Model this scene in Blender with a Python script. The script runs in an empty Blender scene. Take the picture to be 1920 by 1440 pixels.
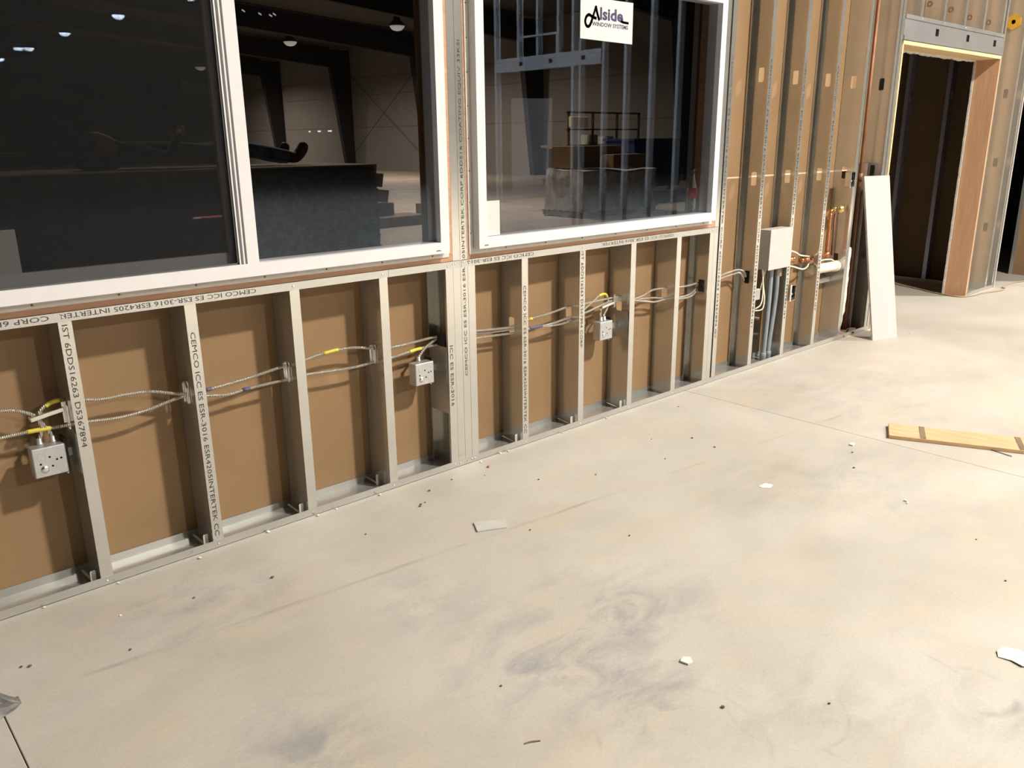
import bpy, bmesh, math, random
from mathutils import Vector, Matrix, noise as mnoise
random.seed(7)
R = random.random
S = bpy.context.scene
COL = S.collection

# ------------------------------------------------------------------ camera, world, exposure
cam_d = bpy.data.cameras.new('camera'); cam = bpy.data.objects.new('camera', cam_d); COL.objects.link(cam)
cam_d.sensor_fit = 'HORIZONTAL'; cam_d.sensor_width = 36.0; cam_d.lens = 28.9145; cam_d.clip_start = 0.05; cam_d.clip_end = 300
_r = Vector((0.74036607, -0.67213605, -0.00955062)); _u = Vector((0.19831287, 0.20482441, 0.95849829)); _f = Vector((0.64228505, 0.71153362, -0.28493827))
M = Matrix(((_r.x, _u.x, -_f.x, 0), (_r.y, _u.y, -_f.y, -2.89175), (_r.z, _u.z, -_f.z, 1.49834), (0, 0, 0, 1)))
cam.matrix_world = M
S.camera = cam
w = bpy.data.worlds.new('night'); S.world = w; w.use_nodes = True
w.node_tree.nodes['Background'].inputs[0].default_value = (0.5, 0.6, 0.8, 1); w.node_tree.nodes['Background'].inputs[1].default_value = 0.01
S.view_settings.view_transform = 'Standard'; S.view_settings.look = 'None'; S.view_settings.gamma = 1.0
S.cycles.max_bounces = 7; S.cycles.diffuse_bounces = 3; S.cycles.glossy_bounces = 4; S.cycles.transparent_max_bounces = 12; S.cycles.blur_glossy = 0.5
S.view_settings.use_curve_mapping = False; S.view_settings.exposure = -1.31

LAMP_COL = (1.0, 0.925, 0.82)
# hall high bays: x, y, z, watts (0 = only the glowing lens, too far away to light this corner)
LAMPS = [(5.0, -5.8, 7.3, 3000), (5.0, -15.0, 7.3, 2800), (13.2, -5.7, 7.3, 4200), (13.2, -15.0, 7.3, 1800),
         (14.66, -40.9, 7.3, 0), (14.57, -49.4, 7.3, 0), (14.4, -59.0, 7.3, 0), (14.95, -58.7, 7.3, 0), (15.05, -67.2, 7.3, 0), (15.2, -33.6, 7.3, 0)]
WARE_AND_FILL_LAMPS = [(5.5, 9.0, 6.5, 420), (12.0, 12.5, 6.3, 1100), (19.7, 25.3, 5.7, 1300), (19.0, 32.5, 5.7, 1300), (20.5, 46.0, 5.6, 1500)]  # first, second and last are unseen fill lamps, added; the middle pair is seen

# ------------------------------------------------------------------ material helpers
def new_mat(name):
    m = bpy.data.materials.new(name); m.use_nodes = True
    nt = m.node_tree; b = nt.nodes['Principled BSDF']
    return m, nt, b
def ramp(nt, stops):
    r = nt.nodes.new('ShaderNodeValToRGB'); e = r.color_ramp.elements
    e[0].position, e[0].color = stops[0][0], (*stops[0][1], 1)
    e[1].position, e[1].color = stops[-1][0], (*stops[-1][1], 1)
    for p, c in stops[1:-1]:
        n = e.new(p); n.color = (*c, 1)
    return r
def tnoise(nt, scale, detail=4, rough=0.55, vec=None, dist=0.0, stretch=None, rot=None, loc=None):
    n = nt.nodes.new('ShaderNodeTexNoise'); n.inputs['Scale'].default_value = scale; n.inputs['Detail'].default_value = detail
    n.inputs['Roughness'].default_value = rough; n.inputs['Distortion'].default_value = dist
    tc = nt.nodes.new('ShaderNodeNewGeometry')
    src = tc.outputs['Position']
    if stretch or rot or loc:
        mp = nt.nodes.new('ShaderNodeMapping')
        if stretch: mp.inputs['Scale'].default_value = stretch
        if rot: mp.inputs['Rotation'].default_value = rot
        if loc: mp.inputs['Location'].default_value = loc
        nt.links.new(src, mp.inputs['Vector']); src = mp.outputs['Vector']
    nt.links.new(src, n.inputs['Vector'])
    return n
def mixc(nt, fac, a, b, mode='MIX'):
    x = nt.nodes.new('ShaderNodeMix'); x.data_type = 'RGBA'; x.blend_type = mode
    for sock, v in ((x.inputs[0], fac), (x.inputs[6], a), (x.inputs[7], b)):
        if hasattr(v, 'is_output') or isinstance(v, bpy.types.NodeSocket): nt.links.new(v, sock)
        elif isinstance(v, (int, float)): sock.default_value = v
        else: sock.default_value = (*v, 1)
    return x.outputs[2]
def math_n(nt, op, a, b=None, c=None, clamp=False):
    n = nt.nodes.new('ShaderNodeMath'); n.operation = op; n.use_clamp = clamp
    for i, v in enumerate((a, b, c)):
        if v is None: continue
        if isinstance(v, bpy.types.NodeSocket): nt.links.new(v, n.inputs[i])
        else: n.inputs[i].default_value = v
    return n.outputs[0]
def bump(nt, b, h, strength=0.2, dist=0.01):
    n = nt.nodes.new('ShaderNodeBump'); n.inputs['Strength'].default_value = strength; n.inputs['Distance'].default_value = dist
    nt.links.new(h, n.inputs['Height']); nt.links.new(n.outputs[0], b.inputs['Normal'])
def simple(name, col, rough=0.6, metal=0.0, var=0.12, scale=20, emis=None, es=0.0, spec=None, bmp=0.0, alpha=None):
    m, nt, b = new_mat(name)
    n = tnoise(nt, scale, 4)
    c2 = tuple(max(0, c * (1 - var)) for c in col); c3 = tuple(min(1, c * (1 + var)) for c in col)
    r = ramp(nt, [(0.3, c2), (0.7, c3)]); nt.links.new(n.outputs['Fac'], r.inputs[0]); nt.links.new(r.outputs[0], b.inputs['Base Color'])
    b.inputs['Roughness'].default_value = rough; b.inputs['Metallic'].default_value = metal
    if spec is not None: b.inputs['Specular IOR Level'].default_value = spec
    if emis: b.inputs['Emission Color'].default_value = (*emis, 1); b.inputs['Emission Strength'].default_value = es
    if bmp: bump(nt, b, n.outputs['Fac'], bmp)
    return m

# concrete floor with trowel clouds, blue-grey scuffs, ochre dust and one dragged line
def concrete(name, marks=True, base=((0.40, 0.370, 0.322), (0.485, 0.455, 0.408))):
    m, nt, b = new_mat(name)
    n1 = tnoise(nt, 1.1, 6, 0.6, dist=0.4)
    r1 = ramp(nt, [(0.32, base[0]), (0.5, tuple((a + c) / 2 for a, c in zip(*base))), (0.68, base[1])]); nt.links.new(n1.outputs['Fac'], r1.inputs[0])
    col = r1.outputs[0]
    n2 = tnoise(nt, 2.2, 5, 0.6, dist=0.8, stretch=(1, 1.6, 1), rot=(0, 0, 0.5))
    rg = ramp(nt, [(0.52, (0, 0, 0)), (0.72, (1, 1, 1))]); nt.links.new(n2.outputs['Fac'], rg.inputs[0])
    col = mixc(nt, math_n(nt, 'MULTIPLY', rg.outputs[0], 0.55), col, (0.50, 0.42, 0.31))
    if marks:
        geo = nt.nodes.new('ShaderNodeNewGeometry'); sp = nt.nodes.new('ShaderNodeSeparateXYZ'); nt.links.new(geo.outputs['Position'], sp.inputs[0])
        # grey-blue scuffs
        n3 = tnoise(nt, 4.2, 7, 0.66, dist=0.5, stretch=(1.0, 1.8, 1), rot=(0, 0, -0.5), loc=(3.1, 1.2, 0))
        rs = ramp(nt, [(0.44, (0, 0, 0)), (0.68, (1, 1, 1))]); nt.links.new(n3.outputs['Fac'], rs.inputs[0])
        zone = 0.16
        for (cx, cy, rad, a0) in ((1.52, -1.40, 0.42, 0.9), (1.93, -1.32, 0.38, 0.7), (0.81, -1.21, 0.26, 0.9), (0.86, -0.36, 0.42, 0.6), (1.43, -0.87, 0.30, 0.5), (1.60, -1.76, 0.26, 0.8), (1.95, -2.05, 0.30, 0.5), (2.24, -2.36, 0.20, 0.6), (3.4, -1.3, 0.7, 0.35), (4.7, -0.7, 0.9, 0.35)):
            dx = math_n(nt, 'SUBTRACT', sp.outputs['X'], cx); dy = math_n(nt, 'SUBTRACT', sp.outputs['Y'], cy)
            dd = math_n(nt, 'SQRT', math_n(nt, 'ADD', math_n(nt, 'MULTIPLY', dx, dx), math_n(nt, 'MULTIPLY', dy, dy)))
            zone = math_n(nt, 'MULTIPLY_ADD', math_n(nt, 'SUBTRACT', 1.0, math_n(nt, 'DIVIDE', dd, rad), clamp=True), a0 * 1.3, zone)
        sc = math_n(nt, 'MULTIPLY', rs.outputs[0], zone, clamp=True)
        col = mixc(nt, math_n(nt, 'MULTIPLY', sc, 0.62), col, (0.21, 0.215, 0.235))
        # dragged dark line roughly parallel to the wall
        ln = math_n(nt, 'ADD', math_n(nt, 'MULTIPLY', sp.outputs['X'], 0.0995), math_n(nt, 'ADD', sp.outputs['Y'], 0.458))
        nw = tnoise(nt, 3.0, 3); ln = math_n(nt, 'ADD', ln, math_n(nt, 'MULTIPLY', math_n(nt, 'SUBTRACT', nw.outputs['Fac'], 0.5), 0.03))
        lm = math_n(nt, 'SUBTRACT', 1.0, math_n(nt, 'DIVIDE', math_n(nt, 'ABSOLUTE', ln), 0.015), clamp=True)
        nl = tnoise(nt, 2.6, 3, loc=(8, 1, 0)); rl = ramp(nt, [(0.42, (0, 0, 0)), (0.62, (1, 1, 1))]); nt.links.new(nl.outputs['Fac'], rl.inputs[0])
        inx = math_n(nt, 'LESS_THAN', sp.outputs['X'], 4.3)
        lm = math_n(nt, 'MULTIPLY', math_n(nt, 'MULTIPLY', lm, rl.outputs[0]), inx)
        col = mixc(nt, math_n(nt, 'MULTIPLY', lm, 0.5), col, (0.22, 0.20, 0.18))
        # curved scuffs near the camera
        for (cx, cy, rad, wd, a0) in ((2.28, -2.30, 0.10, 0.018, 0.75), (1.52, -1.86, 0.22, 0.012, 0.5), (1.82, -1.98, 0.16, 0.010, 0.4), (2.05, -2.12, 0.30, 0.010, 0.35)):
            dx = math_n(nt, 'SUBTRACT', sp.outputs['X'], cx); dy = math_n(nt, 'SUBTRACT', sp.outputs['Y'], cy)
            dd = math_n(nt, 'SQRT', math_n(nt, 'ADD', math_n(nt, 'MULTIPLY', dx, dx), math_n(nt, 'MULTIPLY', dy, dy)))
            rr = math_n(nt, 'SUBTRACT', 1.0, math_n(nt, 'DIVIDE', math_n(nt, 'ABSOLUTE', math_n(nt, 'SUBTRACT', dd, rad)), wd), clamp=True)
            nn = tnoise(nt, 5.0, 2, loc=(cx, cy, 2)); r_ = ramp(nt, [(0.5, (0, 0, 0)), (0.66, (1, 1, 1))]); nt.links.new(nn.outputs['Fac'], r_.inputs[0])
            col = mixc(nt, math_n(nt, 'MULTIPLY', math_n(nt, 'MULTIPLY', rr, r_.outputs[0]), a0), col, (0.24, 0.23, 0.22))
    nf = tnoise(nt, 90, 3, 0.7); rf = ramp(nt, [(0.3, (0.93,) * 3), (0.7, (1.04,) * 3)]); nt.links.new(nf.outputs['Fac'], rf.inputs[0])
    col = mixc(nt, 1.0, col, rf.outputs[0], 'MULTIPLY')
    nt.links.new(col, b.inputs['Base Color'])
    rr = ramp(nt, [(0.3, (0.5,) * 3), (0.7, (0.72,) * 3)]); nt.links.new(n1.outputs['Fac'], rr.inputs[0]); nt.links.new(rr.outputs[0], b.inputs['Roughness'])
    b.inputs['Specular IOR Level'].default_value = 0.35
    bump(nt, b, nf.outputs['Fac'], 0.06, 0.004)
    return m

def galv(name, col=(0.58, 0.57, 0.53), rough=0.16, metal=0.72, scale=5):
    m, nt, b = new_mat(name)
    n = tnoise(nt, scale, 3, 0.5)
    r = ramp(nt, [(0.25, tuple(c * 0.94 for c in col)), (0.75, tuple(min(1, c * 1.05) for c in col))]); nt.links.new(n.outputs['Fac'], r.inputs[0])
    nt.links.new(r.outputs[0], b.inputs['Base Color'])
    b.inputs['Metallic'].default_value = metal
    rr = ramp(nt, [(0.3, (rough - 0.01,) * 3), (0.7, (rough + 0.02,) * 3)]); nt.links.new(n.outputs['Fac'], rr.inputs[0]); nt.links.new(rr.outputs[0], b.inputs['Roughness'])
    return m

def wood(name, c1, c2, axis='X', scale=14, rough=0.7):
    m, nt, b = new_mat(name)
    st = {'X': (1.2, 14, 14), 'Y': (14, 1.2, 14), 'Z': (14, 14, 1.2)}[axis]
    n = tnoise(nt, scale * 0.25, 6, 0.6, dist=0.6, stretch=st)
    r = ramp(nt, [(0.3, c1), (0.55, tuple((a + c) / 2 for a, c in zip(c1, c2))), (0.72, c2)]); nt.links.new(n.outputs['Fac'], r.inputs[0]); nt.links.new(r.outputs[0], b.inputs['Base Color'])
    b.inputs['Roughness'].default_value = rough
    return m

def glass_mat(name, tint=(0.80, 0.80, 0.80), refl=(0.60, 0.76, 1.0), add=0.031):
    m = bpy.data.materials.new(name); m.use_nodes = True; nt = m.node_tree; nt.nodes.remove(nt.nodes['Principled BSDF'])
    out = nt.nodes['Material Output']; t = nt.nodes.new('ShaderNodeBsdfTransparent'); t.inputs[0].default_value = (*tint, 1)
    g = nt.nodes.new('ShaderNodeBsdfGlossy'); g.inputs['Color'].default_value = (*refl, 1); g.inputs['Roughness'].default_value = 0.0
    f = nt.nodes.new('ShaderNodeLayerWeight'); f.inputs['Blend'].default_value = 0.5
    fac = math_n(nt, 'MULTIPLY_ADD', math_n(nt, 'POWER', f.outputs['Facing'], 4.0), 0.6, add, clamp=True)
    mx = nt.nodes.new('ShaderNodeMixShader'); nt.links.new(fac, mx.inputs[0]); nt.links.new(t.outputs[0], mx.inputs[1]); nt.links.new(g.outputs[0], mx.inputs[2]); nt.links.new(mx.outputs[0], out.inputs[0])
    return m
def screen_mat(name):
    m = bpy.data.materials.new(name); m.use_nodes = True; nt = m.node_tree; b = nt.nodes['Principled BSDF']
    out = nt.nodes['Material Output']; t = nt.nodes.new('ShaderNodeBsdfTransparent')
    n = tnoise(nt, 40, 2); r = ramp(nt, [(0.3, (0.012,) * 3), (0.7, (0.017,) * 3)]); nt.links.new(n.outputs['Fac'], r.inputs[0]); nt.links.new(r.outputs[0], b.inputs['Base Color'])
    b.inputs['Roughness'].default_value = 0.9; b.inputs['Specular IOR Level'].default_value = 0.1
    mx = nt.nodes.new('ShaderNodeMixShader'); mx.inputs[0].default_value = 0.42
    nt.links.new(t.outputs[0], mx.inputs[1]); nt.links.new(b.outputs[0], mx.inputs[2]); nt.links.new(mx.outputs[0], out.inputs[0])
    return m

K = {}
K['floor'] = concrete('concrete_floor')
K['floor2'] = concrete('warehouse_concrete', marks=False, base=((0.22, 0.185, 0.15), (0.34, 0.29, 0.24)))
K['joint'] = simple('joint_base', (0.05, 0.045, 0.04), 0.9)  # dark base layer showing in the saw-cut joints
K['steel'] = galv('galvanized_steel')
K['steel_track'] = galv('track_steel', (0.52, 0.52, 0.50), 0.22, 0.7)
K['steel_bright'] = galv('bright_steel', (0.80, 0.80, 0.76), 0.25, 1.0)
K['header'] = galv('header_steel', (0.34, 0.34, 0.345), 0.42, 0.6)
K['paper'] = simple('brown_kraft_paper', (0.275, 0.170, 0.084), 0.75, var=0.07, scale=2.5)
K['paper_shaded'] = simple('shaded_kraft_paper', (0.11, 0.07, 0.038), 0.8, var=0.1, scale=2.5)  # kraft paper darkened to stand in for shade inside the small room
K['paper_pale'] = simple('pale_kraft_edge', (0.62, 0.50, 0.36), 0.75)
K['gyp_core'] = simple('gypsum_core', (0.55, 0.53, 0.49), 0.9, var=0.2, scale=60)
K['vinyl'] = simple('white_vinyl', (0.68, 0.668, 0.68), 0.35, var=0.02)
K['fin'] = simple('vinyl_nail_fin', (0.60, 0.565, 0.53), 0.45, var=0.05)
K['buck'] = wood('plywood_buck', (0.40, 0.22, 0.13), (0.56, 0.33, 0.20))
K['jamb'] = wood('jamb_wood', (0.46, 0.26, 0.145), (0.58, 0.35, 0.21), 'Z')
K['pine'] = wood('pale_pine', (0.62, 0.42, 0.22), (0.80, 0.60, 0.36), 'X')
K['pine_floor'] = wood('scrap_pine', (0.52, 0.32, 0.165), (0.68, 0.46, 0.28), 'Y')
K['ink'] = simple('grey_ink', (0.045, 0.042, 0.038), 0.8)
K['black'] = simple('black_rubber', (0.012, 0.012, 0.012), 0.7)
K['dark_hole'] = simple('dark_hole', (0.006, 0.005, 0.005), 0.95, spec=0.1)
K['glass'] = glass_mat('window_glass')
K['screen'] = screen_mat('insect_mesh')
K['white_paper'] = simple('white_paper', (0.55, 0.565, 0.55), 0.7, var=0.03)
K['navy'] = simple('navy_print', (0.035, 0.022, 0.10), 0.6, var=0.02)
K['cable'] = None
K['yellow'] = simple('yellow_tape', (0.62, 0.52, 0.05), 0.5)
K['amber'] = simple('amber_plastic', (0.62, 0.36, 0.03), 0.5)
K['purple'] = simple('violet_tape', (0.09, 0.075, 0.15), 0.5)
K['box_steel'] = galv('box_steel', (0.55, 0.56, 0.56), 0.42, 0.75, 30)
K['cabinet'] = simple('grey_enamel', (0.50, 0.48, 0.46), 0.4, var=0.03)
K['conduit'] = simple('grey_pvc_conduit', (0.25, 0.28, 0.31), 0.5, var=0.06)
K['pvc'] = simple('cream_pvc', (0.78, 0.73, 0.60), 0.35, var=0.03)
K['copper'] = simple('copper_pipe', (0.62, 0.27, 0.13), 0.3, 0.9, var=0.15, scale=12)
K['copper_old'] = simple('aged_copper', (0.20, 0.085, 0.04), 0.5, 0.4, var=0.25, scale=10)
K['brass'] = simple('brass', (0.70, 0.52, 0.22), 0.3, 0.9)
K['drywall'] = simple('white_gypsum_face', (0.53, 0.475, 0.468), 0.8, var=0.015, scale=3)
K['white_foam'] = simple('white_foam', (0.78, 0.76, 0.70), 0.7, var=0.05)
K['plate'] = simple('grey_plate', (0.47, 0.46, 0.43), 0.6, var=0.08)
K['crumb_dark'] = simple('dark_crumb', (0.12, 0.09, 0.065), 0.9, var=0.3, scale=90)
K['crumb_white'] = simple('white_crumb', (0.75, 0.72, 0.66), 0.9)
K['crumb_red'] = simple('red_crumb', (0.36, 0.10, 0.06), 0.8)
K['grey_cloth'] = simple('grey_plastic_film', (0.13, 0.125, 0.115), 0.5, var=0.45, scale=22)
K['cord'] = simple('tan_cord', (0.33, 0.25, 0.17), 0.7)
K['bottle'] = None
K['red_label'] = simple('red_label', (0.78, 0.05, 0.06), 0.5, var=0.15, scale=60)
K['ware_wall'] = simple('insulated_wall', (0.24, 0.22, 0.205), 0.8, var=0.06, scale=0.7)
K['ware_dark'] = simple('dark_iron_and_shade', (0.016, 0.014, 0.016), 0.7)
K['roof'] = simple('roof_liner', (0.09, 0.08, 0.068), 0.9, var=0.15, scale=0.5)
K['hall_wall'] = simple('hall_liner', (0.07, 0.065, 0.06), 0.9, var=0.05, scale=0.5)
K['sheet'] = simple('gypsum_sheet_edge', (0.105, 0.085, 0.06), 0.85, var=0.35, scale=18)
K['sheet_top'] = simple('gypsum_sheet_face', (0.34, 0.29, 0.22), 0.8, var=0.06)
K['jeans'] = simple('blue_denim', (0.20, 0.26, 0.35), 0.85, var=0.4, scale=9)
K['jacket'] = simple('dark_jacket', (0.022, 0.022, 0.025), 0.8, var=0.2)
K['boot'] = simple('brown_boot', (0.13, 0.07, 0.04), 0.6, var=0.25)
K['skin'] = simple('skin', (0.42, 0.24, 0.17), 0.6, var=0.04)
K['carton'] = simple('brown_carton', (0.23, 0.145, 0.075), 0.8, var=0.1, scale=4)
K['wrap'] = simple('crinkled_film', (0.48, 0.46, 0.46), 0.3, var=0.3, scale=6, bmp=0.5)
K['bluebin'] = simple('blue_bin', (0.012, 0.018, 0.075), 0.5, var=0.15)
K['timber'] = simple('dark_timber', (0.085, 0.055, 0.04), 0.85, var=0.3, scale=6)
K['timber2'] = simple('brown_timber', (0.21, 0.14, 0.085), 0.85, var=0.2, scale=6)
K['lens'] = simple('lamp_lens', (0.9, 0.9, 0.9), 0.4, emis=(1, 0.96, 0.9), es=420)
K['lens_dim'] = simple('dim_lamp_lens', (0.6, 0.6, 0.6), 0.4, emis=(1, 0.96, 0.9), es=0.8)
K['lamp_body'] = simple('lamp_housing', (0.10, 0.10, 0.10), 0.5, 0.3)
K['led'] = simple('cool_led', (0.8, 0.9, 1), 0.4, emis=(0.75, 0.9, 1), es=3.0)
K['led2'] = simple('warm_glint_lamp', (0.8, 0.8, 0.8), 0.4, emis=(1, 0.97, 0.9), es=1.2)
K['redled'] = simple('red_indicator', (0.8, 0.2, 0.2), 0.4, emis=(1, 0.22, 0.25), es=1.6)
K['redled2'] = simple('pink_indicator', (0.8, 0.6, 0.6), 0.4, emis=(1, 0.7, 0.75), es=1.6)
K['stud_blue'] = galv('partition_steel', (0.90, 0.91, 0.93), 0.3, 0.2)
K['clip_zinc'] = simple('pale_zinc', (0.72, 0.70, 0.66), 0.4, 0.15, var=0.04)
K['stud_bluelit'] = galv('bluelit_steel', (0.33, 0.36, 0.47), 0.3, 0.6)  # bluish cast of the room's cool light put into the steel colour
K['screw'] = simple('zinc_screw', (0.85, 0.85, 0.82), 0.25, 0.6)
K['screw_dark'] = simple('bronze_screw', (0.20, 0.13, 0.06), 0.4, 0.6)
K['green_board'] = simple('grey_green_paper', (0.20, 0.21, 0.18), 0.8)

def cable_mat():
    m, nt, b = new_mat('armoured_cable')
    tc = nt.nodes.new('ShaderNodeTexCoord'); wv = nt.nodes.new('ShaderNodeTexWave'); wv.wave_type = 'BANDS'; wv.bands_direction = 'X'
    wv.inputs['Scale'].default_value = 55; wv.inputs['Distortion'].default_value = 0.4
    g = nt.nodes.new('ShaderNodeNewGeometry'); nt.links.new(g.outputs['Position'], wv.inputs['Vector'])
    r = ramp(nt, [(0.0, (0.34, 0.30, 0.25)), (1.0, (0.92, 0.87, 0.78))]); nt.links.new(wv.outputs['Fac'], r.inputs[0]); nt.links.new(r.outputs[0], b.inputs['Base Color'])
    b.inputs['Metallic'].default_value = 0.75; b.inputs['Roughness'].default_value = 0.3
    bump(nt, b, wv.outputs['Fac'], 0.6, 0.004)
    return m
K['cable'] = cable_mat()
def bottle_mat():
    m, nt, b = new_mat('bottle_glass')
    n = tnoise(nt, 30, 2); r = ramp(nt, [(0.3, (0.75, 0.80, 0.78)), (0.7, (0.85, 0.9, 0.88))]); nt.links.new(n.outputs['Fac'], r.inputs[0]); nt.links.new(r.outputs[0], b.inputs['Base Color'])
    b.inputs['Roughness'].default_value = 0.03; b.inputs['Transmission Weight'].default_value = 0.95; b.inputs['IOR'].default_value = 1.3
    return m
K['bottle'] = bottle_mat()

# ------------------------------------------------------------------ geometry helpers
ORG = {}
def tag(o, label=None, cat=None, group=None, kind=None):
    if label: o['label'] = label
    if cat: o['category'] = cat
    if group: o['group'] = group
    if kind: o['kind'] = kind
    return o
def empty(name, loc=(0, 0, 0), **kw):
    o = bpy.data.objects.new(name, None); o.location = loc; o.empty_display_size = 0.05; COL.objects.link(o); ORG[o.name] = Vector(loc)
    return tag(o, **kw)
class MB:
    def __init__(s): s.v = []; s.f = []; s.mi = []
    def quad(s, pts, m=0):
        i = len(s.v); s.v += [tuple(p) for p in pts]; s.f.append(tuple(range(i, i + len(pts)))); s.mi.append(m); return s
    def box(s, x0, x1, y0, y1, z0, z1, m=0):
        i = len(s.v)
        s.v += [(x0, y0, z0), (x1, y0, z0), (x1, y1, z0), (x0, y1, z0), (x0, y0, z1), (x1, y0, z1), (x1, y1, z1), (x0, y1, z1)]
        for q in ((0, 3, 2, 1), (4, 5, 6, 7), (0, 1, 5, 4), (1, 2, 6, 5), (2, 3, 7, 6), (3, 0, 4, 7)):
            s.f.append(tuple(i + a for a in q)); s.mi.append(m)
        return s
    def obox(s, c, ax, ay, az, m=0):      # oriented box: centre and three half-axes
        c, ax, ay, az = map(Vector, (c, ax, ay, az)); i = len(s.v)
        for a, b_, d in ((-1, -1, -1), (1, -1, -1), (1, 1, -1), (-1, 1, -1), (-1, -1, 1), (1, -1, 1), (1, 1, 1), (-1, 1, 1)):
            s.v.append(tuple(c + ax * a + ay * b_ + az * d))
        for q in ((0, 3, 2, 1), (4, 5, 6, 7), (0, 1, 5, 4), (1, 2, 6, 5), (2, 3, 7, 6), (3, 0, 4, 7)):
            s.f.append(tuple(i + a for a in q)); s.mi.append(m)
        return s
    def prism(s, poly, d, m=0):           # polygon (3D points) extruded by d
        d = Vector(d); n = len(poly); i = len(s.v); P = [Vector(p) for p in poly]
        s.v += [tuple(p) for p in P] + [tuple(p + d) for p in P]
        s.f.append(tuple(i + k for k in reversed(range(n)))); s.mi.append(m)
        s.f.append(tuple(i + n + k for k in range(n))); s.mi.append(m)
        for k in range(n):
            a, b_ = k, (k + 1) % n; s.f.append((i + a, i + b_, i + n + b_, i + n + a)); s.mi.append(m)
        return s
    def tube(s, pts, r, n=8, m=0, smooth=5, cap=True):
        P = [Vector(p) for p in pts]
        if smooth and len(P) > 2: P = catmull(P, smooth)
        rr = r if isinstance(r, (list, tuple)) else [r] * len(P)
        if len(rr) != len(P): rr = [rr[min(len(rr) - 1, int(k / max(1, len(P) - 1) * (len(rr) - 1) + 0.5))] for k in range(len(P))]
        i = len(s.v); up = None
        for k, p in enumerate(P):
            t = (P[min(k + 1, len(P) - 1)] - P[max(k - 1, 0)]).normalized()
            if up is None: up = t.orthogonal().normalized()
            up = (up - t * up.dot(t)); up = up.normalized() if up.length > 1e-6 else t.orthogonal().normalized()
            b_ = t.cross(up)
            for j in range(n):
                a = 2 * math.pi * j / n; s.v.append(tuple(p + (up * math.cos(a) + b_ * math.sin(a)) * rr[k]))
        for k in range(len(P) - 1):
            for j in range(n):
                a, b_ = i + k * n + j, i + k * n + (j + 1) % n; s.f.append((a, b_, b_ + n, a + n)); s.mi.append(m)
        if cap:
            s.f.append(tuple(i + j for j in reversed(range(n)))); s.mi.append(m)
            s.f.append(tuple(i + (len(P) - 1) * n + j for j in range(n))); s.mi.append(m)
        return s
    def lathe(s, c, prof, n=16, m=0, axis='z'):
        i = len(s.v)
        for (r, h) in prof:
            for j in range(n):
                a = 2 * math.pi * j / n; x, y = r * math.cos(a), r * math.sin(a)
                p = {'z': (x, y, h), 'y': (x, h, y), 'x': (h, x, y)}[axis]
                s.v.append((c[0] + p[0], c[1] + p[1], c[2] + p[2]))
        for k in range(len(prof) - 1):
            for j in range(n):
                a, b_ = i + k * n + j, i + k * n + (j + 1) % n; s.f.append((a, b_, b_ + n, a + n)); s.mi.append(m)
        s.f.append(tuple(i + j for j in reversed(range(n)))); s.mi.append(m)
        s.f.append(tuple(i + (len(prof) - 1) * n + j for j in range(n))); s.mi.append(m)
        return s
    def build(s, name, mat, parent=None, smooth=False, bevel=0.0, org=None, **kw):
        if parent is not None: o_ = ORG[parent.name]
        elif org is not None: o_ = Vector(org)
        else: o_ = Vector((0, 0, 0))
        me = bpy.data.meshes.new(name); me.from_pydata([tuple(Vector(p) - o_) for p in s.v], [], s.f)
        mats = mat if isinstance(mat, (list, tuple)) else [mat]
        for m_ in mats: me.materials.append(K[m_] if isinstance(m_, str) else m_)
        if len(mats) > 1: me.polygons.foreach_set('material_index', s.mi)
        bm = bmesh.new(); bm.from_mesh(me); bmesh.ops.recalc_face_normals(bm, faces=bm.faces)
        if bevel: bmesh.ops.bevel(bm, geom=bm.edges[:], offset=bevel, segments=1, affect='EDGES', clamp_overlap=True)
        bm.to_mesh(me); bm.free()
        if smooth: me.polygons.foreach_set('use_smooth', [True] * len(me.polygons))
        me.update()
        o = bpy.data.objects.new(name, me); COL.objects.link(o); ORG[o.name] = o_
        if parent is not None: o.parent = parent
        else: o.location = o_
        return tag(o, **kw)
def catmull(P, k):
    out = []
    for i in range(len(P) - 1):
        p0, p1, p2, p3 = P[max(i - 1, 0)], P[i], P[i + 1], P[min(i + 2, len(P) - 1)]
        for j in range(k):
            t = j / k
            out.append(0.5 * ((2 * p1) + (p2 - p0) * t + (2 * p0 - 5 * p1 + 4 * p2 - p3) * t * t + (3 * p1 - p0 - 3 * p2 + p3) * t ** 3))
    out.append(P[-1]); return out
_txt = {}
def text2d(body, bold=0.0, spacing=1.0):
    key = (body, bold, spacing)
    if key in _txt: return _txt[key]
    cu = bpy.data.curves.new('t', 'FONT'); cu.body = body; cu.size = 1; cu.resolution_u = 2; cu.offset = bold; cu.space_character = spacing
    ob = bpy.data.objects.new('t', cu); COL.objects.link(ob); dg = bpy.context.evaluated_depsgraph_get()
    me = bpy.data.meshes.new_from_object(ob.evaluated_get(dg))
    V = [(v.co.x, v.co.y) for v in me.vertices]; F = [tuple(p.vertices) for p in me.polygons]
    bpy.data.objects.remove(ob); bpy.data.curves.remove(cu); bpy.data.meshes.remove(me)
    x0 = min(v[0] for v in V); x1 = max(v[0] for v in V); y0 = min(v[1] for v in V); y1 = max(v[1] for v in V)
    _txt[key] = ([((x - x0) / (x1 - x0), (y - y0) / (y1 - y0)) for x, y in V], F); return _txt[key]
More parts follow.
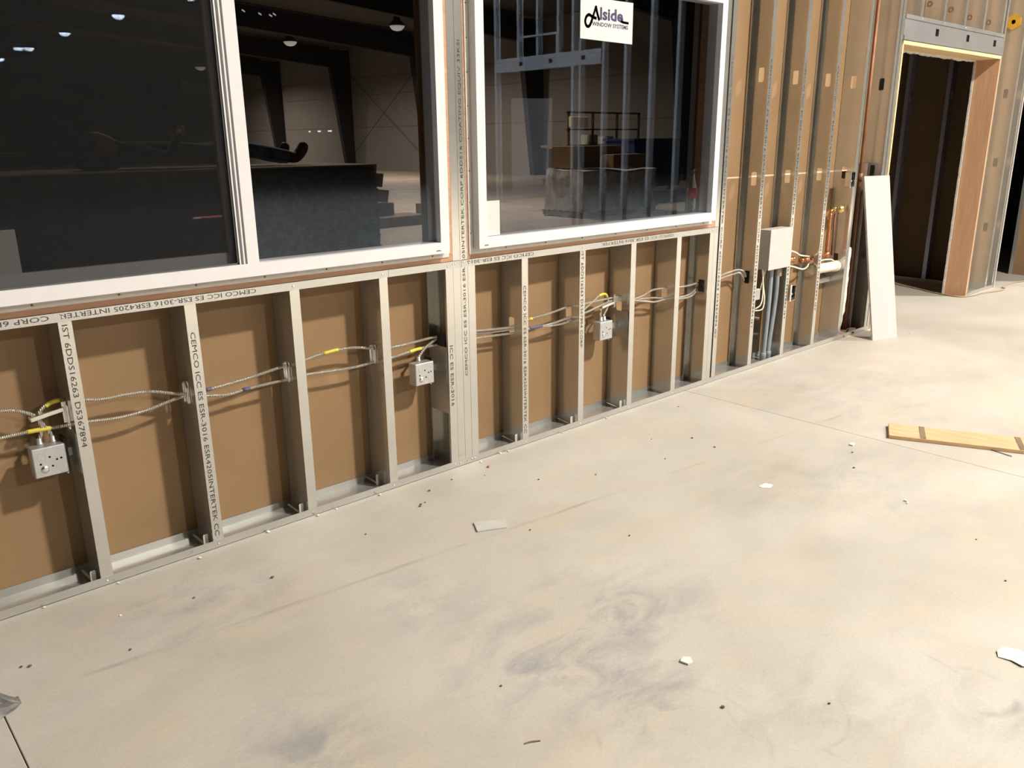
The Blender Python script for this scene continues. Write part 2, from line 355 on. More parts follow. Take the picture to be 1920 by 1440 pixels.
def text_on(body, origin, along, up, bold=0.0, name='lettering', mat='ink', parent=None, mb=None):
    V, F = text2d(body, bold); o = Vector(origin); a = Vector(along); u_ = Vector(up)
    mb = mb or MB(); i = len(mb.v)
    mb.v += [tuple(o + a * x + u_ * y) for x, y in V]
    for f in F: mb.f.append(tuple(i + k for k in f)); mb.mi.append(0)
    if parent is not None or name: return mb.build(name, mat, parent)
    return mb

T = 0.0015      # steel thickness
DEP = 0.1524    # stud depth (6 in)
FW = 0.041      # flange width
HB = 0.9505     # half-wall track lower edge
HT = 0.9825     # half-wall track top
TALL = 3.05

# ------------------------------------------------------------------ floor
fl = MB().box(-10, 32, -76, 76, -0.12, -0.03).build('floor', 'joint', kind='structure')
def slab(x0, x1, y0, y1, mat='floor'):
    # subdivided only by its edges; small chamfer left by the saw blade
    m = MB(); c = 0.0015
    m.prism([(x0, 0, -0.03), (x1, 0, -0.03), (x1, 0, -c), (x1 - c, 0, 0), (x0 + c, 0, 0), (x0, 0, -c)], (0, y1 - y0, 0))
    m.v = [(a, b_ + y0, d) for a, b_, d in m.v]
    return m.build('slab', mat, fl)
for a, b_ in ((-10, 0.2345), (0.2375, 4.0485), (4.0515, 9.5), (9.503, 32)): slab(a, b_, -76, 3.0)
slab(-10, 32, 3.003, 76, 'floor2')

# ------------------------------------------------------------------ stud wall
wall = empty('wall_stud', (2.3, 0, 0), kind='structure')
def web(mb, x, z0, z1, holes, hw=0.019, hh=0.042, yc=0.076, y0=0.0, y1=DEP):
    zs = z0
    for hz in sorted(holes):
        if hz - hh <= z0 or hz + hh >= z1: continue
        mb.box(x, x + T, y0, y1, zs, hz - hh); mb.box(x, x + T, y0, yc - hw, hz - hh, hz + hh); mb.box(x, x + T, yc + hw, y1, hz - hh, hz + hh)
        # rounded corners of the punch-out
        for sy in (-1, 1):
            for sz in (-1, 1):
                cy, cz = yc + sy * hw, hz + sz * hh; q = 0.008
                mb.prism([(x, cy, cz), (x, cy - sy * q, cz), (x, cy - sy * q * 0.3, cz - sz * q * 0.3), (x, cy, cz - sz * q)], (T, 0, 0))
        zs = hz + hh
    mb.box(x, x + T, y0, y1, zs, z1)
def stud(x, z0, z1, holes=(), flip=False, mat='steel', parent=wall, name='stud', fw=FW):
    mb = MB()
    mb.box(x, x + fw, 0, T, z0, z1).box(x, x + fw, DEP - T, DEP, z0, z1)
    wx, lx = (x + fw - T, x) if flip else (x, x + fw - T)
    mb.box(lx, lx + T, T, 0.011, z0, z1).box(lx, lx + T, DEP - 0.011, DEP - T, z0, z1)
    web(mb, wx, z0, z1, holes, y0=T, y1=DEP - T)
    return mb.build(name, mat, parent)
def track(x0, x1, z, up=True, mat='steel_track', h=0.0318):
    mb = MB(); s = 1 if up else -1
    za, zb = sorted((z, z + s * T)); fa, fb = sorted((z, z + s * h))
    mb.box(x0, x1, -T, DEP + T, za, zb); mb.box(x0, x1, -T, 0, fa, fb); mb.box(x0, x1, DEP, DEP + T, fa, fb)
    return mb.build('track', mat, wall)
def screw(parent, x, z, y=-T, r=0.0042, mat='screw', name='screw'):
    return MB().lathe((x, y, z), [(r, 0), (r * 0.85, -0.0018), (r * 0.4, -0.003)], 8, axis='y').build(name, mat, parent, smooth=True)
HZ = (0.613, 1.243, 1.866, 2.49)
XS = dict(A=0.653, B=1.059, C=1.465, D=1.872, F=2.681, G=3.088, H=3.494, I=3.901)
KX = dict(K=4.738, L=5.146, M=5.572, N=5.978)
botA = track(-1.6, 6.60, 0.0005); botB = track(8.52, 9.27, 0.0005)
top1 = track(-1.6, 1.918, HT, False); top2 = track(1.9195, 2.302, HT, False); top3 = track(2.312, 4.303, HT, False)
studs = {}
for n, x in [('Z', 0.247), ('Y', -0.159), ('X', -0.566), ('W', -0.97)] + list(XS.items()): studs[n] = stud(x, 0.002, HT - 0.002, HZ)
# post between the windows: two tall studs between two short ones
studs['E1'] = stud(2.221, 0.002, HT - 0.002, (), True); studs['E2'] = stud(2.263, 0.002, TALL, ()); studs['E3'] = stud(2.3055, 0.002, TALL, (), True); studs['E4'] = stud(2.348, 0.002, HT - 0.002, ())
studs['J1'] = stud(4.223, 0.002, HT - 0.002, (), True); studs['J2'] = stud(4.265, 0.002, TALL, ()); studs['J3'] = stud(4.322, 0.002, TALL, ())
for n, x in KX.items(): studs[n] = stud(x, 0.002, TALL, HZ, n != 'N')
studs['O'] = stud(6.420, 0.002, TALL, HZ); studs['O2'] = stud(6.472, 0.002, TALL, (), True)
studs['P'] = stud(8.535, 0.002, TALL, ()); studs['Q'] = stud(9.03, 0.002, TALL, (0.62, 1.24, 1.87)); studs['Q2'] = stud(9.215, 0.002, TALL, ())
for n in ('E2', 'X'): pass
# king stud outside the frame on the far left
stud(0.33 - 0.09, HT, TALL, ())
for n, x in list(XS.items()) + [('Z', 0.247)]:
    t = top1 if x < 1.91 else top3
    screw(t, x + 0.016, 0.966); screw(botA, x + 0.018, 0.016)
for x, z, t in ((2.232, 0.962, top2), (2.262, 0.970, top2), (2.272, 0.972, top2), (2.325, 0.972, top3), (2.355, 0.966, top3), (4.25, 0.966, top3)): screw(t, x, z)
for x in (2.240, 2.270, 2.318, 2.345, 2.362, 4.24, 4.76, 5.17): screw(botA, x, 0.018)
# bent tabs at the foot of the studs
def clip(x, y=0.035):
    mb = MB(); mb.prism([(x - 0.022, y, 0.004), (x - 0.022, y, 0.05), (x - 0.019, y, 0.055), (x - 0.005, y, 0.055), (x - 0.002, y, 0.05), (x - 0.002, y, 0.004)], (0, 0.002, 0))
    mb.obox((x - 0.018, y + 0.05, 0.016), (0.004, 0.0, 0), (-0.006, 0.045, 0.008), (0, 0, 0.0012))
    mb.build('clip', 'clip_zinc', wall)
for n in ('A', 'B', 'C', 'F', 'G', 'H', 'D'): clip(XS[n] - 0.004, 0.03 if n != 'D' else 0.075)
# back boards (kraft side of the gypsum): lower and upper sheets, with the pale joint between
YB = DEP + 0.003
def board(x0, x1, z0, z1, name='board', mat='paper', y=YB, th=0.0159):
    return MB().box(x0, x1, y, y + th, z0, z1).build(name, mat, wall)
WX0, WX1, WZ0, WZ1 = 0.394, 2.214, 1.029, 2.249     # window 1 frame outer edges
VX0, VX1 = 2.382, 4.202                             # window 2
OX = 0.02
board(-9.9, 2.30, 0.002, WZ0 - 0.01); board(2.302, 4.30, 0.002, WZ0 - 0.01)
board(-9.9, WX0 - OX, WZ0 - 0.008, TALL); board(WX1 + 0.012, VX0 - 0.012, WZ0 - 0.008, WZ1 + OX); board(WX0 - OX + 0.002, 4.27, WZ1 + OX + 0.002, TALL)
board(4.302, 4.80, 0.002, 1.2455); board(4.802, 5.13, 0.645, 1.2455); board(5.132, 6.10, 0.002, 1.2455); board(4.272, 6.42, 1.2585, TALL)
board(4.30, 6.42, 1.2465, 1.2575, 'joint_strip', 'paper_pale', YB + 0.001, 0.012)
# opening behind the conduits; a near-black sheet stands in for its darkness
board(4.80, 5.13, 0.002, 0.645, 'shade_backing', 'ware_dark', YB + 0.12, 0.01)
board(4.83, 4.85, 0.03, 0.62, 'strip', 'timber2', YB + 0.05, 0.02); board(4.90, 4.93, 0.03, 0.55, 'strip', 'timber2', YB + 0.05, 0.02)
# over the doorway
board(6.42, 9.26, 2.36, TALL); board(8.54, 9.26, 0.002, 2.358, 'board', 'paper')
upper = MB().box(-9.9, 30, 0.05, 0.15, TALL, 9.5).build('wall_light_stop', 'hall_wall', kind='structure')  # unseen upper wall, added to keep hall light out of the warehouse
for x0, x1 in ((-9.9, -1.6),): MB().box(x0, x1, 0.0, 0.05, 0, TALL).build('board', 'hall_wall', wall)
# window headers above the frame, out of view, put in to block light
MB().box(0.3, 2.262, 0.0, DEP, WZ1 + 0.03, 2.55).build('window_header', 'header', wall); MB().box(2.348, 4.262, 0.0, DEP, WZ1 + 0.03, 2.55).build('window_header', 'header', wall)
board(0.0, 4.3, 2.55, TALL, 'board', 'paper', 0.0)
# rough-opening bucks (plywood) around the windows
def buck(x0, x1, z0, z1): return MB().box(x0, x1, 0.0, DEP, z0, z1).build('buck', 'buck', wall)
buck(WX0 - 0.036, 2.262, HT, HT + 0.030); buck(2.347, 4.263, HT, HT + 0.030)
buck(2.242, 2.262, HT + 0.031, 2.279); buck(2.347, 2.372, HT + 0.031, 2.279); buck(4.240, 4.263, HT + 0.031, 2.279); buck(WX0 - 0.036, WX0 - 0.01, HT + 0.031, 2.279)
# lettering stamped on the steel
LT = 'CEMCO ICC ES ESR-3016 ESR4205INTERTEK CC'
def down(n, s, z_top, z_bot, x=None, h=0.017):      # reads downwards, letter tops to the right
    x = studs_x[n] if x is None else x
    text_on(s, (x + 0.010, -0.0008, z_top), (0, 0, z_bot - z_top), (h, 0, 0), parent=studs[n])
def upw(n, s, z_bot, z_top, x, h=0.017):
    text_on(s, (x + 0.029, -0.0008, z_bot), (0, 0, z_top - z_bot), (-h, 0, 0), parent=studs[n])
studs_x = dict(XS); studs_x.update(KX); studs_x.update(E1=2.221, E2=2.263, E3=2.3055, J3=4.322)
down('A', 'IST 6DDS16263 D5367894', 0.940, 0.520)
down('B', LT, 0.850, 0.050)
down('F', LT, 0.820, 0.060)
down('G', 'IST 6DDS16263 D5367894 CORP', 0.945, 0.440)
down('E1', 'ICC ES ESR-3016', 0.600, 0.310)
upw('E3', 'CEMCO ICC ES ESR-3016 ESR4205INTERTEK CORP 6DDS16 COATING EQUIV 33KSI', 0.44, 1.90, 2.3055)
for n in ('J3', 'K', 'L', 'M'):
    down(n, 'CEMCO ICC ES ESR-3016 ESR4205INTERTEK CORP 6DDS16263 D5367894 IST', 1.95, 0.28)
def flipped(t, s, x_start, x_end, h=0.016):          # track stamped upside down, running to the left
    text_on(s, (x_start, -T - 0.0006, 0.976), (x_end - x_start, 0, 0), (0, 0, -h), parent=t)
flipped(top1, 'CEMCO ICC ES ESR-3016 ESR4205 INTERTEK', 1.33, 0.66); flipped(top1, 'CORP 6DDS-D220N', 0.63, 0.30)
flipped(top3, 'CEMCO ICC ES ESR-3016', 2.76, 2.345); flipped(top3, 'CEMCO ICC ES ESR-3016 INTERTEK', 3.86, 3.25)

# ------------------------------------------------------------------ windows
def window(name, x0, x1, z0, z1, slider):
    e = empty(name, ((x0 + x1) / 2, 0, z0), kind='structure'); yf, yb, fw = -0.045, 0.045, 0.047
    def frame_ring(nm, a0, a1, b0, b1, w_, y0, y1, mat, bev=0.002):
        m = MB(); m.box(a0, a1, y0, y1, b0, b0 + w_); m.box(a0, a1, y0, y1, b1 - w_, b1); m.box(a0, a0 + w_, y0, y1, b0 + w_, b1 - w_); m.box(a1 - w_, a1, y0, y1, b0 + w_, b1 - w_)
        return m.build(nm, mat, e)
    frame_ring('frame', x0, x1, z0, z1, fw, yf, yb, 'vinyl')
    # glazing bead, a step lower than the face
    fin = frame_ring('nail_fin', x0 - 0.026, x1 + 0.026, z0 - 0.026, z1 + 0.026, 0.03, -0.0042, -0.0017, 'fin')
    n = 14
    for k in range(n):
        x = x0 + (x1 - x0) * (k + 0.5) / n
        MB().lathe((x, -0.0044, z0 - 0.013), [(0.0044 if k % 2 else 0.0025, 0), (0.003 if k % 2 else 0.0018, -0.0018)], 8, axis='y').build('screw', 'screw_dark' if k % 2 else 'fin', fin)
    for k in range(9):
        z = z0 + (z1 - z0) * (k + 0.5) / 9
        MB().lathe((x0 - 0.016, -0.0044, z), [(0.0035, 0), (0.0022, -0.0018)], 8, axis='y').build('screw', 'screw_dark', fin)
    if slider:
        xm = 1.335
        m = MB(); m.box(1.290, xm, -0.043, 0.03, z0 + fw, z1 - fw); m.box(1.2765, 1.2825, -0.041, 0.03, z0 + fw - 0.004, z1 - fw); m.box(1.262, 1.2675, -0.039, 0.03, z0 + fw, z1 - fw); m.box(1.262, 1.29, -0.012, 0.03, z0 + fw, z1 - fw)
        m.build('mullion', 'vinyl', e)
        MB().box(xm - 0.004, x1 - fw + 0.004, -0.014, -0.009, z0 + fw - 0.004, z1 - fw + 0.004).build('glass_pane', 'glass', e)
        # sash behind the insect screen
        sx0, sx1 = x0 + fw, 1.262; m = MB(); sw = 0.040
        m.box(sx0, sx1, 0.002, 0.032, z0 + fw, z0 + fw + sw); m.box(sx0, sx1, 0.002, 0.032, z1 - fw - sw, z1 - fw); m.box(sx0, sx0 + sw, 0.002, 0.032, z0 + fw + sw, z1 - fw - sw); m.box(sx1 - 0.016, sx1, 0.002, 0.032, z0 + fw + sw, z1 - fw - sw)
        m.build('sash', 'vinyl', e)
        MB().box(sx0 + sw - 0.003, sx1 - 0.013, 0.014, 0.019, z0 + fw + sw - 0.003, z1 - fw - sw + 0.003).build('glass_pane', 'glass', e)
        MB().box(sx0, sx1, -0.0300, -0.0292, z0 + fw, z1 - fw).build('insect_screen', 'screen', e)
        m = MB(); sw = 0.006
        m.box(sx0, sx1, -0.034, -0.026, z0 + fw, z0 + fw + sw); m.box(sx1 - sw, sx1, -0.034, -0.026, z0 + fw, z1 - fw); m.build('screen_frame', 'lamp_body', e)
    else:
        MB().box(x0 + fw - 0.004, x1 - fw + 0.004, -0.014, -0.009, z0 + fw - 0.004, z1 - fw + 0.004).build('glass_pane', 'glass', e)
    # small maker's mark in the corner of the frame
    xx = x1 - 0.075 if slider else x0 + 0.028
    MB().box(xx, xx + 0.028, yf - 0.0005, yf - 0.0002, z0 + 0.011, z0 + 0.013).box(xx + 0.004, xx + 0.024, yf - 0.0005, yf - 0.0002, z0 + 0.014, z0 + 0.016).build('mark', 'ink', e)
    return e
win1 = window('window_1', WX0, WX1, WZ0, WZ1, True)
win2 = window('window_2', VX0, VX1, WZ0, WZ1, False)
# deep sill and returns on the far side of the openings
for (a, b_) in ((WX0, WX1), (VX0, VX1)):
    MB().box(a - 0.01, b_ + 0.01, 0.046, 0.19, HT + 0.0305, 1.052).build('sill', 'ware_wall', wall)

# ------------------------------------------------------------------ doorway
door = empty('door_1', (7.53, 0, 0), kind='structure')
DX0, DX1, DZ = 6.525, 8.53, 2.145
hd = MB(); hd.box(6.513, DX1, -0.003, 0, 2.178, 2.352); hd.box(6.513, DX1, 0, DEP, 2.345, 2.352); hd.box(6.513, DX1, 0, DEP, 2.172, 2.178)
hd.box(6.513, DX1, -0.012, -0.003, 2.176, 2.206); hd.box(6.513, DX1, -0.009, -0.003, 2.322, 2.350)
hdr = hd.build('header', 'header', door)
for x in (7.10, 7.72, 8.33): MB().box(x - 0.028, x + 0.028, -0.0042, -0.0032, 2.237, 2.289).build('slot', 'dark_hole', hdr)
for x in (6.77, 7.19, 7.61, 8.02, 8.46): stud(x, 2.352, TALL, (), parent=door, name='stud'); screw(hdr, x + 0.02, 2.336, -0.009)
for x, z in ((7.19, 2.49), (7.61, 2.485), (8.02, 2.46), (8.46, 2.455)):
    m = MB(); n = 14
    for k in range(n):
        a0, a1 = 2 * math.pi * k / n, 2 * math.pi * (k + 1) / n
        m.prism([(x - 0.0012, 0.118 + r_ * math.cos(a), z + r_ * math.sin(a)) for r_, a in ((0.022, a0), (0.022, a1), (0.011, a1), (0.011, a0))], (0.0010, 0, 0))
    m.build('ring_mark', 'timber2', door)
e = empty('pipe_grommet', (9.02, 0.10, 2.45), label='yellow ring grommet high up beside the doorway', cat='grommet')
m = MB(); n = 12
for k in range(n):
    a0, a1 = 2 * math.pi * k / n, 2 * math.pi * (k + 1) / n
    m.prism([(9.012, 0.10 + r_ * math.cos(a), 2.50 + r_ * math.sin(a)) for r_, a in ((0.062 + 0.008 * (k % 2), a0), (0.062 + 0.008 * ((k + 1) % 2), a1), (0.020, a1), (0.020, a0))], (0.016, 0, 0))
m.build('ring', 'amber', e); MB().lathe((9.026, 0.10, 2.50), [(0.020, 0), (0.020, 0.003)], 12, axis='x').build('bore', 'dark_hole', e)
# timber lining
MB().box(DX0, DX1, -0.006, 0.19, DZ, DZ + 0.027).build('head_lining', ['pine'], door)
MB().box(DX0 - 0.010, DX0 + 0.010, -0.006, 0.19, 0, DZ).build('side_lining', 'pine', door)
MB().box(DX1 - 0.018, DX1 + 0.004, -0.006, 0.19, 0, DZ - 0.001).build('side_lining', 'jamb', door)
MB().box(DX1 + 0.0042, DX1 + 0.006, -0.007, 0.0, 0, DZ).build('edge_strip', 'pine', door)
# ragged gypsum edge at the back of the lining
def ragged(p0, p1, d1, d2, n, amp, name, parent, mat='gyp_core'):
    p0, p1, d1, d2 = map(Vector, (p0, p1, d1, d2)); A = []; B = []
    for k in range(n + 1):
        p = p0.lerp(p1, k / n); A.append(p); B.append(p + d1 * (1 + (R() - 0.5) * amp))
    m = MB(); m.prism(A + B[::-1], d2); return m.build(name, mat, parent)
ragged((DX1 - 0.019, 0.19, 0.0), (DX1 - 0.019, 0.19, DZ), (-0.018, 0, 0), (0, 0.016, 0), 40, 0.5, 'gypsum_edge', door)
ragged((DX0 + 0.02, 0.19, DZ), (DX1 - 0.02, 0.19, DZ), (0, 0, -0.016), (0, 0.016, 0), 40, 1.0, 'gypsum_edge', door)
# wall end: gypsum edge and end board
MB().box(9.257, 9.262, -0.004, 0.17, 0.02, TALL).build('end_board', 'green_board', door); MB().box(9.272, 9.288, -0.006, 0.19, 0.0, TALL).build('end_board', 'drywall', door)

# small room behind the doorway, with bare studs on its far wall
room = empty('wall_room', (9.1, 0.9, 0), kind='structure')
MB().box(9.20, 9.216, 0.17, 1.66, 0, 2.6).build('board', 'paper_shaded', room)
for y in (0.20, 0.606, 1.01, 1.42):
    m = MB(); m.box(9.088, 9.0895, y, y + 0.041, 0.03, 2.58); m.box(9.088, 9.20, y, y + 0.0015, 0.03, 2.58); m.box(9.1985, 9.20, y, y + 0.041, 0.03, 2.58); m.build('stud', 'stud_bluelit', room)
    for z in (1.244, 1.874): MB().box(9.12, 9.16, y - 0.0018, y - 0.0003, z - 0.045, z + 0.045).build('slot', 'steel_track', room)
MB().box(9.086, 9.202, 0.17, 1.66, 0.0, 0.0015).box(9.0865, 9.088, 0.17, 1.66, 0, 0.035).build('track', 'steel_track', room)
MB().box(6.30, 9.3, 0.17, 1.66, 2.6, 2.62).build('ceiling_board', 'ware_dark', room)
MB().box(6.30, 9.22, 1.66, 1.676, 0, 2.62).build('board', 'paper_shaded', room)
MB().box(6.284, 6.30, 0.171, 1.676, 0, 3.0).build('board', 'carton', room); MB().box(6.272, 6.284, 1.64, 1.69, 0, 3.0).build('corner_bead', 'drywall', room)
# passage past the end of the wall; near-black boards added to make it dark
pas = empty('wall_passage', (10.3, 0, 0), kind='structure')
MB().box(10.30, 10.316, -0.9, 0.165, 0, TALL).build('board', 'paper', pas); MB().box(10.318, 10.34, -0.9, 0.17, 0, TALL).build('board', 'paper', pas)
MB().box(10.292, 10.299, 0.15, 0.185, 0, TALL).build('edge_trim', 'steel_track', pas)
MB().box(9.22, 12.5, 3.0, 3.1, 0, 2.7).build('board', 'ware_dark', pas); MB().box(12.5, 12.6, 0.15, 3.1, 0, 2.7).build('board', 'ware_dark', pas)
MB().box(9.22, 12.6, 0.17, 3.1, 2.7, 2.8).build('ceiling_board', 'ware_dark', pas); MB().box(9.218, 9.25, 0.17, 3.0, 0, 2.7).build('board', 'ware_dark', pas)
MB().box(10.34, 30, 0.05, 0.15, 0, TALL).build('board', 'hall_wall', pas)
MB().box(9.29, 10.3, 0.05, 0.15, 2.6, TALL).build('board', 'hall_wall', pas)

# ------------------------------------------------------------------ hall and warehouse shells
MB().box(-10, -9.9, -76, 76, 0, 9.6).build('wall_west', 'hall_wall', kind='structure')
MB().box(30, 30.1, -76, 0.1, 0, 9.6).build('wall_hall_east', 'hall_wall', kind='structure')
MB().box(-10, 30, -76.1, -76, 0, 9.6).build('wall_hall_end', 'hall_wall', kind='structure')
MB().prism([(-10, -76, 9.3), (30, -76, 8.2), (30, -76, 8.3), (-10, -76, 9.4)], (0, 76.1, 0)).build('ceiling_hall', 'roof', kind='structure')
ww = MB().box(26, 26.1, 0.15, 76, 0, 8.5).build('wall_warehouse', 'ware_wall', kind='structure')
MB().box(-10, 26, 76, 76.1, 0, 9.6).build('wall_warehouse_end', 'ware_wall', kind='structure')
MB().prism([(-10, 0.15, 8.6), (26, 0.15, 6.35), (26, 0.15, 6.45), (-10, 0.15, 8.7)], (0, 76, 0)).build('ceiling_warehouse', 'roof', kind='structure')
for z in (3.85, 4.75, 2.2): MB().box(25.985, 26, 0.2, 75.9, z, z + 0.03).build('seam', 'carton', ww)
for k, y in enumerate((8.4, 16.0, 23.85, 31.5, 39.1, 47.2, 55.0, 63.0)):
    e = empty('steel_portal', (25.8, y, 0), label=('dark tapered steel column and rafter, %s from the right on the far warehouse wall' % ('first', 'second', 'third', 'fourth', 'fifth', 'sixth', 'seventh', 'eighth')[k]), cat='column', group='steel frames of the warehouse')
    m = MB(); m.prism([(25.97, y - 0.14, 0), (25.45, y - 0.14, 0), (24.75, y - 0.14, 5.35), (24.75, y - 0.14, 6.25), (25.97, y - 0.14, 6.25)], (0, 0.28, 0)); m.build('column', 'ware_dark', e)
    m = MB(); m.prism([(24.75, y - 0.14, 5.35), (8.0, y - 0.14, 6.7), (8.0, y - 0.14, 7.4), (24.75, y - 0.14, 6.36)], (0, 0.28, 0)); m.build('rafter', 'ware_dark', e)
for y0, y1 in ((31.8, 38.8), (38.8, 31.8)):
    tag(MB().tube([(25.6, y0, 0.6), (25.6, y1, 5.2)], 0.012, 6, smooth=0).build('brace_rod', 'ware_dark', org=(25.6, y0, 0.6)), 'thin diagonal brace rod on the far warehouse wall, ' + ('leaning left' if y0 > y1 else 'leaning right'), 'brace')

# ------------------------------------------------------------------ lamps
ORD = ('first', 'second', 'third', 'fourth', 'fifth', 'sixth', 'seventh', 'eighth', 'ninth', 'tenth')
def lamp(i, x, y, z, W, ware=False):
    e = empty('bay_or_fill_lamp', (x, y, z), label='%s round high bay lamp %s' % (ORD[i], 'of the seen and added warehouse lamps, counted from the windows' if ware else 'in the row hanging from the hall roof behind the camera'), cat='lamp', group='warehouse lamps' if ware else 'hall lamps')
    m = MB(); m.lathe((x, y, z), [(0.06, 0.42), (0.12, 0.40), (0.14, 0.22), (0.30, 0.06), (0.31, 0.012)], 14); m.tube([(x, y, z + 0.42), (x, y, (9.3 - (x + 10) * 0.0275 if not ware else 8.6 - (x + 10) * 0.0625) - 0.01)], 0.01, 6, smooth=0); m.build('housing', 'lamp_body', e, smooth=True)
    m = MB(); m.lathe((x, y, z), [(0.05, -0.17), (0.17, -0.14), (0.26, -0.06), (0.29, 0.0), (0.29, 0.008)], 14); m.build('lens', 'lens' if not ware else 'lens_dim', e)
    if W:
        ld = bpy.data.lights.new('lamp_light', 'AREA'); ld.shape = 'DISK'; ld.size = 0.55; ld.spread = math.radians(165); ld.energy = W; ld.color = LAMP_COL if not ware else (1.0, 0.86, 0.72)
        lo = bpy.data.objects.new('lamp_light', ld); COL.objects.link(lo); lo.parent = e; lo.location = (0, 0, -0.19)
for i, a in enumerate(LAMPS): lamp(i, *a)
for i, a in enumerate(WARE_AND_FILL_LAMPS): lamp(i, *a, ware=True)

# ------------------------------------------------------------------ partition behind the camera (seen mirrored in the glass)
part = empty('wall_partition', (8.5, -5.2, 0), kind='structure')
for yv in (7.25, 6.84, 6.35, 5.96, 5.557, 5.28, 5.145, 4.734, 4.362, 3.957, 3.55):
    y = -yv - 0.024; z0 = 0.0 if (yv > 6.7 or yv < 5.3) else 2.6
    m = MB(); m.box(8.5, 8.5015, y, y + 0.041, z0, 4.2); m.box(8.5, 8.59, y, y + 0.0015, z0, 4.2); m.box(8.5885, 8.59, y, y + 0.041, z0, 4.2); m.build('stud', 'stud_blue', part)
MB().box(8.494, 8.499, -6.83, -4.77, 2.44, 2.61).box(8.494, 8.59, -6.83, -4.77, 2.61, 2.615).box(8.494, 8.59, -6.83, -4.77, 2.435, 2.44).build('header', 'stud_blue', part)
for yv in (6.263, 5.667, 5.056): MB().box(8.4925, 8.4938, -yv - 0.06, -yv + 0.01, 2.50, 2.55).build('slot', 'dark_hole', part)
MB().box(8.49, 8.51, -6.36, -5.56, 2.86, 2.885).box(8.49, 8.51, -5.585, -5.56, 2.62, 2.86).build('blocking', 'stud_blue', part)
e = empty('wall_panel', (15.5, -13.5, 0), kind='structure')
MB().obox((15.48, -13.41, 1.26), (0.49, 0.23, 0), (-0.02, 0.045, 0), (0, 0, 1.25)).build('board', 'drywall', e); MB().obox((15.75, -13.22, 0.42), (0.035, 0.0165, 0), (-0.004, 0.008, 0), (0, 0, 0.06)).build('outlet_plate', 'dark_hole', e)

# ------------------------------------------------------------------ electrical rough-in
def cable(pts, label, tapes=(), r=0.0062, mat='cable'):
    org = pts[0]
    o = MB().tube(pts, r, 8, smooth=6).build('armoured_cable' if mat == 'cable' else 'wire_cable', mat, org=org, smooth=True, label=label, cat='cable')
    for p, col in tapes: MB().tube(p, r + 0.0016, 8, smooth=4).build('tape', col, o, smooth=True)
    return o
Y = 0.076
def P3(seq, y=Y): return [(a, y if len(t) == 0 else t[0], b_) for a, b_, *t in seq]
cable(P3([(0.20, 0.655), (0.30, 0.668), (0.40, 0.678), (0.462, 0.677), (0.501, 0.670), (0.54, 0.651), (0.558, 0.634), (0.570, 0.60), (0.560, 0.56), (0.556, 0.535)]), 'armoured cable dropping over a bracket into the leftmost junction box')
cable(P3([(0.596, 0.545), (0.592, 0.57), (0.575, 0.605), (0.566, 0.635), (0.585, 0.662), (0.612, 0.674), (0.640, 0.676), (0.668, 0.664), (0.707, 0.661), (0.767, 0.650), (0.845, 0.650), (0.934, 0.642), (1.05, 0.608), (1.13, 0.607), (1.252, 0.615), (1.331, 0.623), (1.463, 0.640), (1.55, 0.647), (1.606, 0.656), (1.684, 0.662), (1.773, 0.658), (1.864, 0.640), (1.959, 0.626), (2.069, 0.628), (2.193, 0.633), (2.245, 0.632)]),
      'upper armoured cable running from the leftmost junction box to the middle post',
      [(P3([(0.592, 0.664), (0.612, 0.674), (0.640, 0.676)]), 'yellow'), (P3([(1.125, 0.607), (1.15, 0.608)]), 'purple'), (P3([(1.63, 0.658), (1.684, 0.662), (1.70, 0.6615)]), 'yellow')])
cable(P3([(0.20, 0.592), (0.36, 0.588), (0.447, 0.588), (0.537, 0.590), (0.644, 0.584), (0.711, 0.581), (0.811, 0.572), (0.909, 0.578), (1.049, 0.601), (1.128, 0.584), (1.21, 0.571), (1.284, 0.577), (1.377, 0.580), (1.506, 0.581), (1.548, 0.584), (1.642, 0.578), (1.776, 0.572), (1.879, 0.577), (1.961, 0.579), (2.067, 0.590), (2.16, 0.595), (2.245, 0.594)]),
      'lower armoured cable running along the left half wall under the screened window',
      [(P3([(0.525, 0.590), (0.56, 0.589), (0.595, 0.587)]), 'yellow'), (P3([(1.27, 0.5765), (1.30, 0.578)]), 'purple'), (P3([(2.06, 0.589), (2.09, 0.592), (2.125, 0.5935)]), 'yellow')])
cable(P3([(2.108, 0.54), (2.115, 0.56), (2.14, 0.59, 0.07), (2.17, 0.608, 0.07), (2.23, 0.628, 0.08)]), 'short armoured cable from the middle post into its junction box')
cable(P3([(2.385, 0.63), (2.454, 0.622), (2.568, 0.612), (2.686, 0.606), (2.797, 0.626), (2.936, 0.635), (3.093, 0.652), (3.213, 0.650), (3.35, 0.652), (3.5, 0.649), (3.56, 0.63), (3.621, 0.621), (3.701, 0.629), (3.789, 0.651), (3.919, 0.646), (4.047, 0.636), (4.153, 0.635), (4.262, 0.642), (4.36, 0.645), (4.479, 0.658), (4.564, 0.668), (4.67, 0.672), (4.745, 0.648), (4.764, 0.615)]),
      'topmost armoured cable along the right half wall, ending past the right window', [(P3([(2.80, 0.6262), (2.82, 0.6275)]), 'yellow')])
